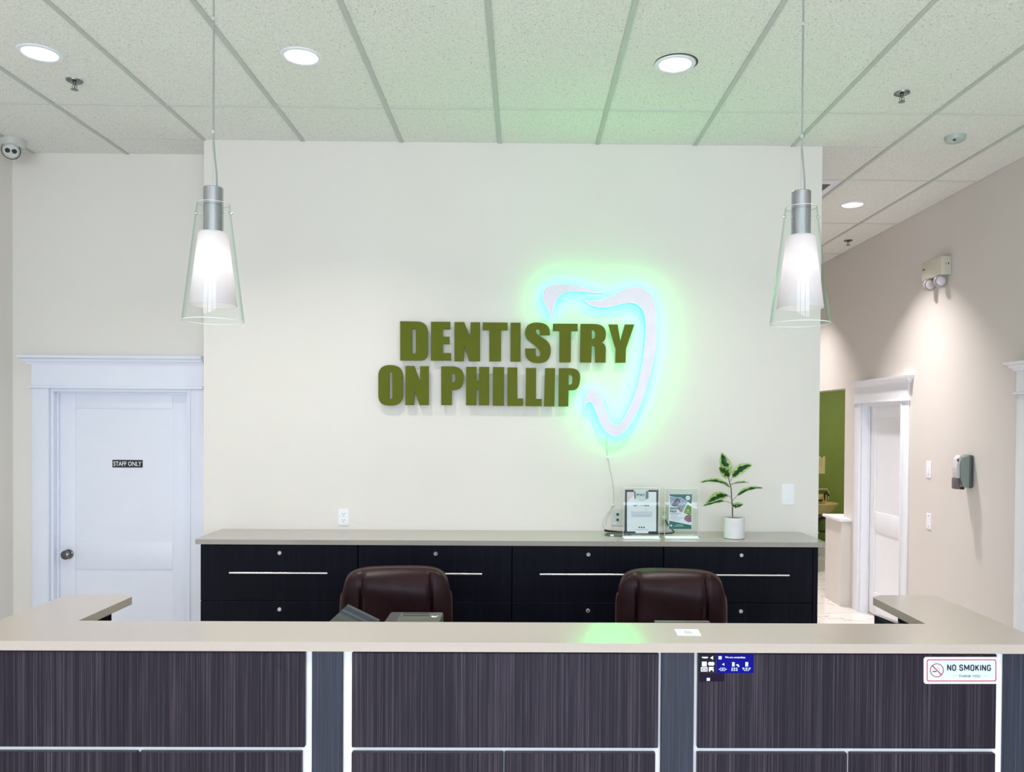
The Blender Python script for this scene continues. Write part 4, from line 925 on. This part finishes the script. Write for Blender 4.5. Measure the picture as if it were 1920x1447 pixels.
for ch_ in 'NO SMOKING':
    if ch_ == ' ': ux += 4.2; continue
    wd = {'I': 0, 'M': 6.6}.get(ch_, 5.6)
    if ch_ == 'M': ux += .8
    for st_ in STK[ch_]:
        pq = [(ux+(x_-.5 if wd == 0 else x_)*(wd or 1), 1256.0-y_*9.9+(ux-1776)*.006) for x_, y_ in st_]
        for (xa_, ya_), (xb_, yb_) in zip(pq, pq[1:]):
            l_ = math.hypot(xb_-xa_, yb_-ya_); nx_, ny_ = -(yb_-ya_)/l_*1.05, (xb_-xa_)/l_*1.05
            lt.prism([(xa_+nx_, ya_+ny_), (xa_-nx_, ya_-ny_), (xb_-nx_, yb_-ny_), (xb_+nx_, yb_+ny_)], [], fn, .0018, .0023)
        for q__ in pq[1:-1]: lt.prism(circ(q__[0], q__[1], 1.05, 8), [], fn, .0018, .00231)
    ux += wd+3.55+(.8 if ch_ == 'M' else 0)
part('lettering', lt, BLK, t, False)
ctext('THANK YOU', 1817, 1266.8, 41, 4.2, BLK, 0.012, Yp=ysd, d=.0022)
part('rule_line', MB().prism(rect(1784.5, 1794, 1266, 1266.8), [], fn, .0018, .0021).prism(rect(1843, 1852.5, 1266, 1266.8), [], fn, .0018, .0021), LINK, t, False)

t = thing('payment_decal', 'small black card payment sticker at the right panel corner', 'sticker', tuple(aY(1326, 1242, ysd)))
part('sheet', MB().prism(rect(1311, 1342.3, 1226.5, 1260), [], fn, .0002, .0006), mat('decal_black', (.012, .012, .022), .6, spec=.1), t, False)
part('wave_mark', MB().prism([(1315, 1231), (1328, 1231), (1326, 1233.8), (1318, 1233.8)], [], fn, .0006, .0009).prism([(1331.5, 1233), (1337, 1229), (1337, 1236.5)], [], fn, .0006, .0009), PLASTIC, t, False)
part('square_mark', MB().prism(rect(1316, 1325, 1240, 1249), [], fn, .0006, .0009), PLASTIC, t, False)
part('circle_mark', MB().prism(circ(1331.2, 1244, 3.6), [], fn, .0006, .0009).prism(circ(1335.8, 1244, 3.6), [], fn, .0006, .0010), PLASTIC, t, False)
part('frame_mark', MB().prism(rect(1314, 1326.5, 1250.5, 1258.5), [rect(1315.5, 1325, 1252.8, 1256.8)], fn, .0006, .0009).prism(rect(1317, 1323.5, 1254, 1255.8), [], fn, .0006, .0009), PLASTIC, t, False)
part('swoosh_mark', MB().prism([(1329, 1250), (1338, 1250), (1338, 1252), (1333, 1253.5), (1338, 1253.5), (1338, 1258.5), (1336, 1258.5), (1336, 1255.5), (1332, 1256.5), (1331, 1258.8), (1329, 1258.5)], [], fn, .0006, .0009), PLASTIC, t, False)
t = thing('contactless_decal', 'bright blue sticker with white icons at the right panel corner', 'sticker', tuple(aY(1377, 1243, ysd)))
part('sheet', MB().prism(rect(1343.2, 1413, 1226, 1261.5), [], fn, .0002, .0006), mat('decal_blue', (.002, .001, .21), .5, spec=.1), t, False)
LB = mat('decal_pale_blue', (.62, .72, .95), .4)
part('logo_square', MB().prism(rect(1347, 1353, 1229.7, 1235.7), [], fn, .0006, .0009), LB, t, False)
ctext('We are contactless.', 1378.5, 1231.8, 39, 3.6, PLASTIC, .02, Yp=ysd, d=.0010)
part('tap_icon', MB().prism([(1353.5, 1245), (1358, 1242.6), (1358, 1247.8)], [], fn, .0006, .0009), LB, t, False)
part('phone_icon', MB().prism(rect(1372.5, 1377.3, 1241, 1249), [], fn, .0006, .0009).prism([(1379.5, 1245.5), (1384, 1244.5), (1386.5, 1249), (1385, 1250.5), (1382, 1248)], [], fn, .0006, .0009), LB, t, False)
part('card_icon', MB().prism(rect(1397.3, 1402.7, 1240.8, 1249), [], fn, .0006, .0009), LB, t, False)
for ws_, u in (((9, 15, 9), 1355), ((11, 12, 12), 1377), ((16, 14, 9), 1399.5)):
    for k, w_ in enumerate(ws_): cbar(u, 1252+2.3*k, w_, 1.3, LB, ysd, .0009, 3)
t = thing('dark_decal', 'small purple black sticker with one white square below the payment sticker', 'sticker', tuple(aY(1334, 1269, ysd)))
part('sheet', MB().prism([(1311.5, 1261.3), (1359, 1261.3), (1358, 1277), (1311.5, 1277.8)], [], fn, .0001, .0005), mat('decal_plum', (.012, .005, .022), .6, spec=.1), t, False)
part('logo_square', MB().prism(rect(1325, 1331, 1270.5, 1276), [], fn, .0005, .0008), LB, t, False)
t = None

# ------------------------------------------------------------------ right wall fittings
yd0, yd1 = 5.695, 5.795
t = thing('soap_dispenser', 'grey and white hand sanitizer dispenser on the right wall', 'dispenser', (XR, 5.745, 1.33))
GR = mat('dispenser_grey', (.22, .26, .24), .35); GD = mat('dispenser_dark', (.06, .075, .07), .4)
part('back_plate', MB().box(XR-.035, XR, yd0, yd1, 1.335, 1.572, .012, 3), GD, t)
def dshape():
    mb = MB(); prof = [(1.345, .07), (1.40, .085), (1.52, .082), (1.555, .068), (1.568, .045)]
    pts = [(XR-.03, 1.338), (XR-.068, 1.342), (XR-.090, 1.40), (XR-.092, 1.50), (XR-.078, 1.555), (XR-.03, 1.57)]
    mb.prism(rounded(pts, .006), [], lambda u, v, w: (u, w, v), yd0+.004, yd1-.004); return mb
part('cover', dshape(), GR, t)
pts = [(XR-.088, 1.405), (XR-.108, 1.405), (XR-.113, 1.48), (XR-.105, 1.54), (XR-.085, 1.567), (XR-.07, 1.567)]
part('front_window', MB().prism(rounded(pts, .004), [], lambda u, v, w: (u, w, v), yd0+.02, yd1-.02), mat('dispenser_light', (.62, .60, .60), .3), t)
part('push_lever', MB().box(XR-.118, XR-.086, yd0+.018, yd1-.018, 1.325, 1.408, .010, 3), mat('lever_taupe', (.13, .11, .115), .4), t)
part('badge', MB().box(XR-.1105, XR-.098, yd0+.019, yd0+.0205, 1.525, 1.545), INK, t)
part('nozzle', MB().box(XR-.07, XR-.045, yd0+.035, yd1-.035, 1.322, 1.34, .004), DARK, t)

t = thing('emergency_light', 'beige emergency light box with two round lamps high on the right wall', 'emergency light', (XR, 6.18, 2.95))
e0, e1 = 6.035, 6.335; zb0, zb1 = 2.925, 3.062
bx = part('housing', MB().box(XR-.078, XR, e0, e1, zb0, zb1, .006), BEIGE, t)
part('test_button', MB().box(XR-.046, XR-.040, e0-.002, e0, 3.00, 3.006), DARK, bx); part('switch', MB().box(XR-.026, XR-.020, e0-.002, e0, 2.998, 3.013), DARK, bx)
part('label_strip', MB().box(XR-.0795, XR-.078, e1-.05, e1-.02, 3.0, 3.012), mat('label_brown', (.12, .10, .07), .5), bx)
LH = mat('lamp_head_plastic', (.42, .37, .38), .3, var=.1)
for yy_ in (6.10, 6.26):
    hd = part('lamp_head', MB().lathe([(0, .034), (.024, .034), (.042, .014), (.048, -.012), (.044, -.02), (0, -.026)], (XR-.056, yy_, zb0-.046), 28, 'Y').cyl((XR-.045, yy_, zb0-.02), (XR-.045, yy_, zb0), .012, 12), LH, t)
    part('lamp_lens', MB().lathe([(0, -.032), (.026, -.028), (.036, -.020), (0, -.02)], (XR-.056, yy_, zb0-.046), 24, 'Y'), mat('lamp_lens', (.75, .72, .76), .1), hd)

# ------------------------------------------------------------------ treatment room beyond the opening
t = thing('wall_sink', 'cream wall mounted sink on the green wall, half hidden by the sign wall', 'sink', (4.12, YE, .8))
CR = mat('cream_porcelain', (.62, .50, .22), .25, var=.08)
scx = aY(1538, 950, 10.75).x-.05; szr = aY(1545, 943, 10.7).z
part('basin', MB().lathe([(.0, -.15), (.10, -.145), (.20, -.10), (.262, -.02), (.27, 0), (.25, .006), (.20, -.03), (.1, -.08), (0, -.085)], (0, 0, 0), 36).xf(Matrix.Translation((scx, YE-.24, szr)) @ Matrix.Diagonal((1, .8, 1, 1))), CR, t)
part('deck', MB().box(scx-.2, scx+.17, YE-.11, YE-.001, szr-.03, szr+.10, .012), CR, t)
part('faucet', MB().tube([(scx+.14, YE-.10, szr+.02), (scx+.14, YE-.11, szr+.12), (scx+.145, YE-.17, szr+.14), (scx+.15, YE-.22, szr+.10)], .012, 10).cyl((scx+.02, YE-.12, szr+.02), (scx+.10, YE-.14, szr+.03), .014), mat('dark_bronze', (.07, .04, .03), .3, metal=.6), t)
part('grab_rail', MB().tube([(scx-.2, YE-.03, szr+.17), (scx+.2, YE-.03, szr+.17), (scx+.225, YE-.02, szr+.12), (scx+.225, YE-.005, szr+.02)], .009, 8), mat('pale_rail', (.6, .62, .35), .4), t)
part('drain_pipe', MB().tube([(scx+.15, YE-.15, szr-.11), (scx+.15, YE-.15, szr-.20), (scx+.05, YE-.13, szr-.24), (scx+.04, YE-.1, szr-.33), (scx+.04, YE-.02, szr-.36)], .024, 10).tube([(scx-.1, YE-.06, szr-.30), (scx+.06, YE-.06, szr-.30)], .012, 8).tube([(scx-.12, YE-.06, szr-.40), (scx+.35, YE-.06, szr-.41)], .013, 8), mat('dark_pipe', (.02, .015, .02), .3), t)
for dx_, dz_ in ((-.01, -.30), (.06, -.41), (.1, -.2)): part('pipe_fitting', MB().ball((scx+dx_, YE-.075, szr+dz_), .030, 1, 1, .8, 14, 8), CHROME, t)
t = thing('wall_notice', 'yellowish paper notice pinned on the green wall above the sink', 'notice', tuple(aY(1540, 870, YE)))
n0, n1 = aY(1527, 855, YE), aY(1546.5, 888, YE)
part('paper', MB().box(n0.x, n1.x, YE-.004, YE-.001, n1.z, n0.z), mat('yellow_paper', (.66, .60, .30), .6), t, False)
ln = MB()
for k in range(5): ln.box(n0.x+.02, n1.x-.03, YE-.005, YE-.004, n0.z-.045-k*.022, n0.z-.040-k*.022)
part('printed_lines', ln, mat('brown_ink', (.35, .28, .12), .6), t, False)
part('pin', MB().ball(((n0.x+n1.x)/2+.03, YE-.008, n0.z-.005), .012), mat('brass_pin', (.2, .14, .05), .4), t)

# ------------------------------------------------------------------ pendant lamps
FROST = bpy.data.materials.new('frosted_glass_shade'); FROST.use_nodes = True
nt = FROST.node_tree; nt.nodes.clear(); N = nt.nodes
o_ = N.new('ShaderNodeOutputMaterial'); tr = N.new('ShaderNodeBsdfTranslucent'); df = N.new('ShaderNodeBsdfDiffuse'); mx = N.new('ShaderNodeMixShader')
nz = N.new('ShaderNodeTexNoise'); nz.inputs['Scale'].default_value = 20; rp = N.new('ShaderNodeValToRGB'); rp.color_ramp.elements[0].color = (.78, .76, .77, 1); rp.color_ramp.elements[1].color = (.82, .79, .81, 1)
nt.links.new(nz.outputs[0], rp.inputs[0]); nt.links.new(rp.outputs[0], tr.inputs[0]); nt.links.new(rp.outputs[0], df.inputs[0]); mx.inputs[0].default_value = .45
nt.links.new(tr.outputs[0], mx.inputs[1]); nt.links.new(df.outputs[0], mx.inputs[2]); nt.links.new(mx.outputs[0], o_.inputs[0])
def pendant(label):
    t = thing('pendant_lamp', label, 'pendant light', (0, 0, 0), 'glass cone pendant lamps over the counter')
    part('canopy', MB().lathe([(0, 1.42), (.06, 1.42), (.06, 1.40), (.05, 1.395), (0, 1.395)], (0, 0, 0), 32), CHROME, t)
    part('suspension_wire', MB().tube([(-.002, 0, .428), (-.003, 0, 1.40)], .0009, 6), STEEL, t)
    cord = [(.011, 0, .428), (.010, 0, .47), (.004, 0, .53), (.0, 0, .60), (.0005, 0, .74), (.001, 0, .90), (.0, 0, 1.1), (.001, 0, 1.25), (0, 0, 1.40)]
    co_ = part('power_cord', MB().tube(cr_curve([Vector(p) for p in cord]), .0028, 8), mat('grey_cord', (.28, .30, .28), .45), t)
    for z in (.60, .96, 1.24): part('cord_clip', MB().cyl((-.001, 0, z), (-.001, 0, z+.010), .0045, 10), mat('clip_clear', (.5, .52, .5), .3), co_)
    part('cap', MB().lathe([(0, .427), (.029, .427), (.0305, .425), (.0305, .285), (.0, .285)], (0, 0, 0), 40), mat('pendant_steel', (.46, .46, .49), .2, metal=1, var=.12, scale=40, stretch=(5, 5, .2)), t)
    part('cross_pin', MB().cyl((-.056, 0, .345), (.056, 0, .345), .0018, 8).ball((-.056, 0, .345), .005, 1.4, 1, 1, 10, 8).ball((.056, 0, .345), .005, 1.4, 1, 1, 10, 8), CHROME, t)
    part('frosted_shade', MB().lathe([(.0, .284), (.040, .284), (.0455, .279), (.0735, .050), (.0712, .050), (.043, .277), (.0, .281)], (0, 0, 0), 48), FROST, t)
    part('clear_shade', MB().lathe([(.0480, .375), (.0500, .375), (.0945, .001), (.0935, -.001), (.0915, .001)], (0, 0, 0), 56), GLASS, t)
    part('glass_rim', MB().lathe([(.0945+.0014*math.cos(a*PI/3), .0014*math.sin(a*PI/3)) for a in range(6)], (0, 0, 0), 56, close=True).lathe([(.049+.001*math.cos(a*PI/3), .375+.001*math.sin(a*PI/3)) for a in range(6)], (0, 0, 0), 40, close=True), mat('glass_edge', (.72, .80, .77), .1), t)
    part('bulb', MB().ball((0, 0, .21), .018, 1, 1, 1.7, 16, 12).cyl((0, 0, .24), (0, 0, .284), .012, 14), emission('bulb_glow', (1, .95, .92), 3), t)
    return t
pA = pendant('left glass cone pendant lamp hanging over the counter near the staff door')
pB = copy_tree(pA); pB['label'] = 'right glass cone pendant lamp hanging over the counter near the hallway'
pA.location = (-.999, 2.6, 2.101); pB.location = (.896, 2.6, 2.108)
for p in (pA, pB):
    l = bpy.data.lights.new('pendant_bulb', 'POINT'); l.energy = .85; l.color = (1, .93, .91); l.shadow_soft_size = .025
    o = bpy.data.objects.new('pendant_bulb', l); C.objects.link(o); o.location = p.location+Vector((0, 0, .185))
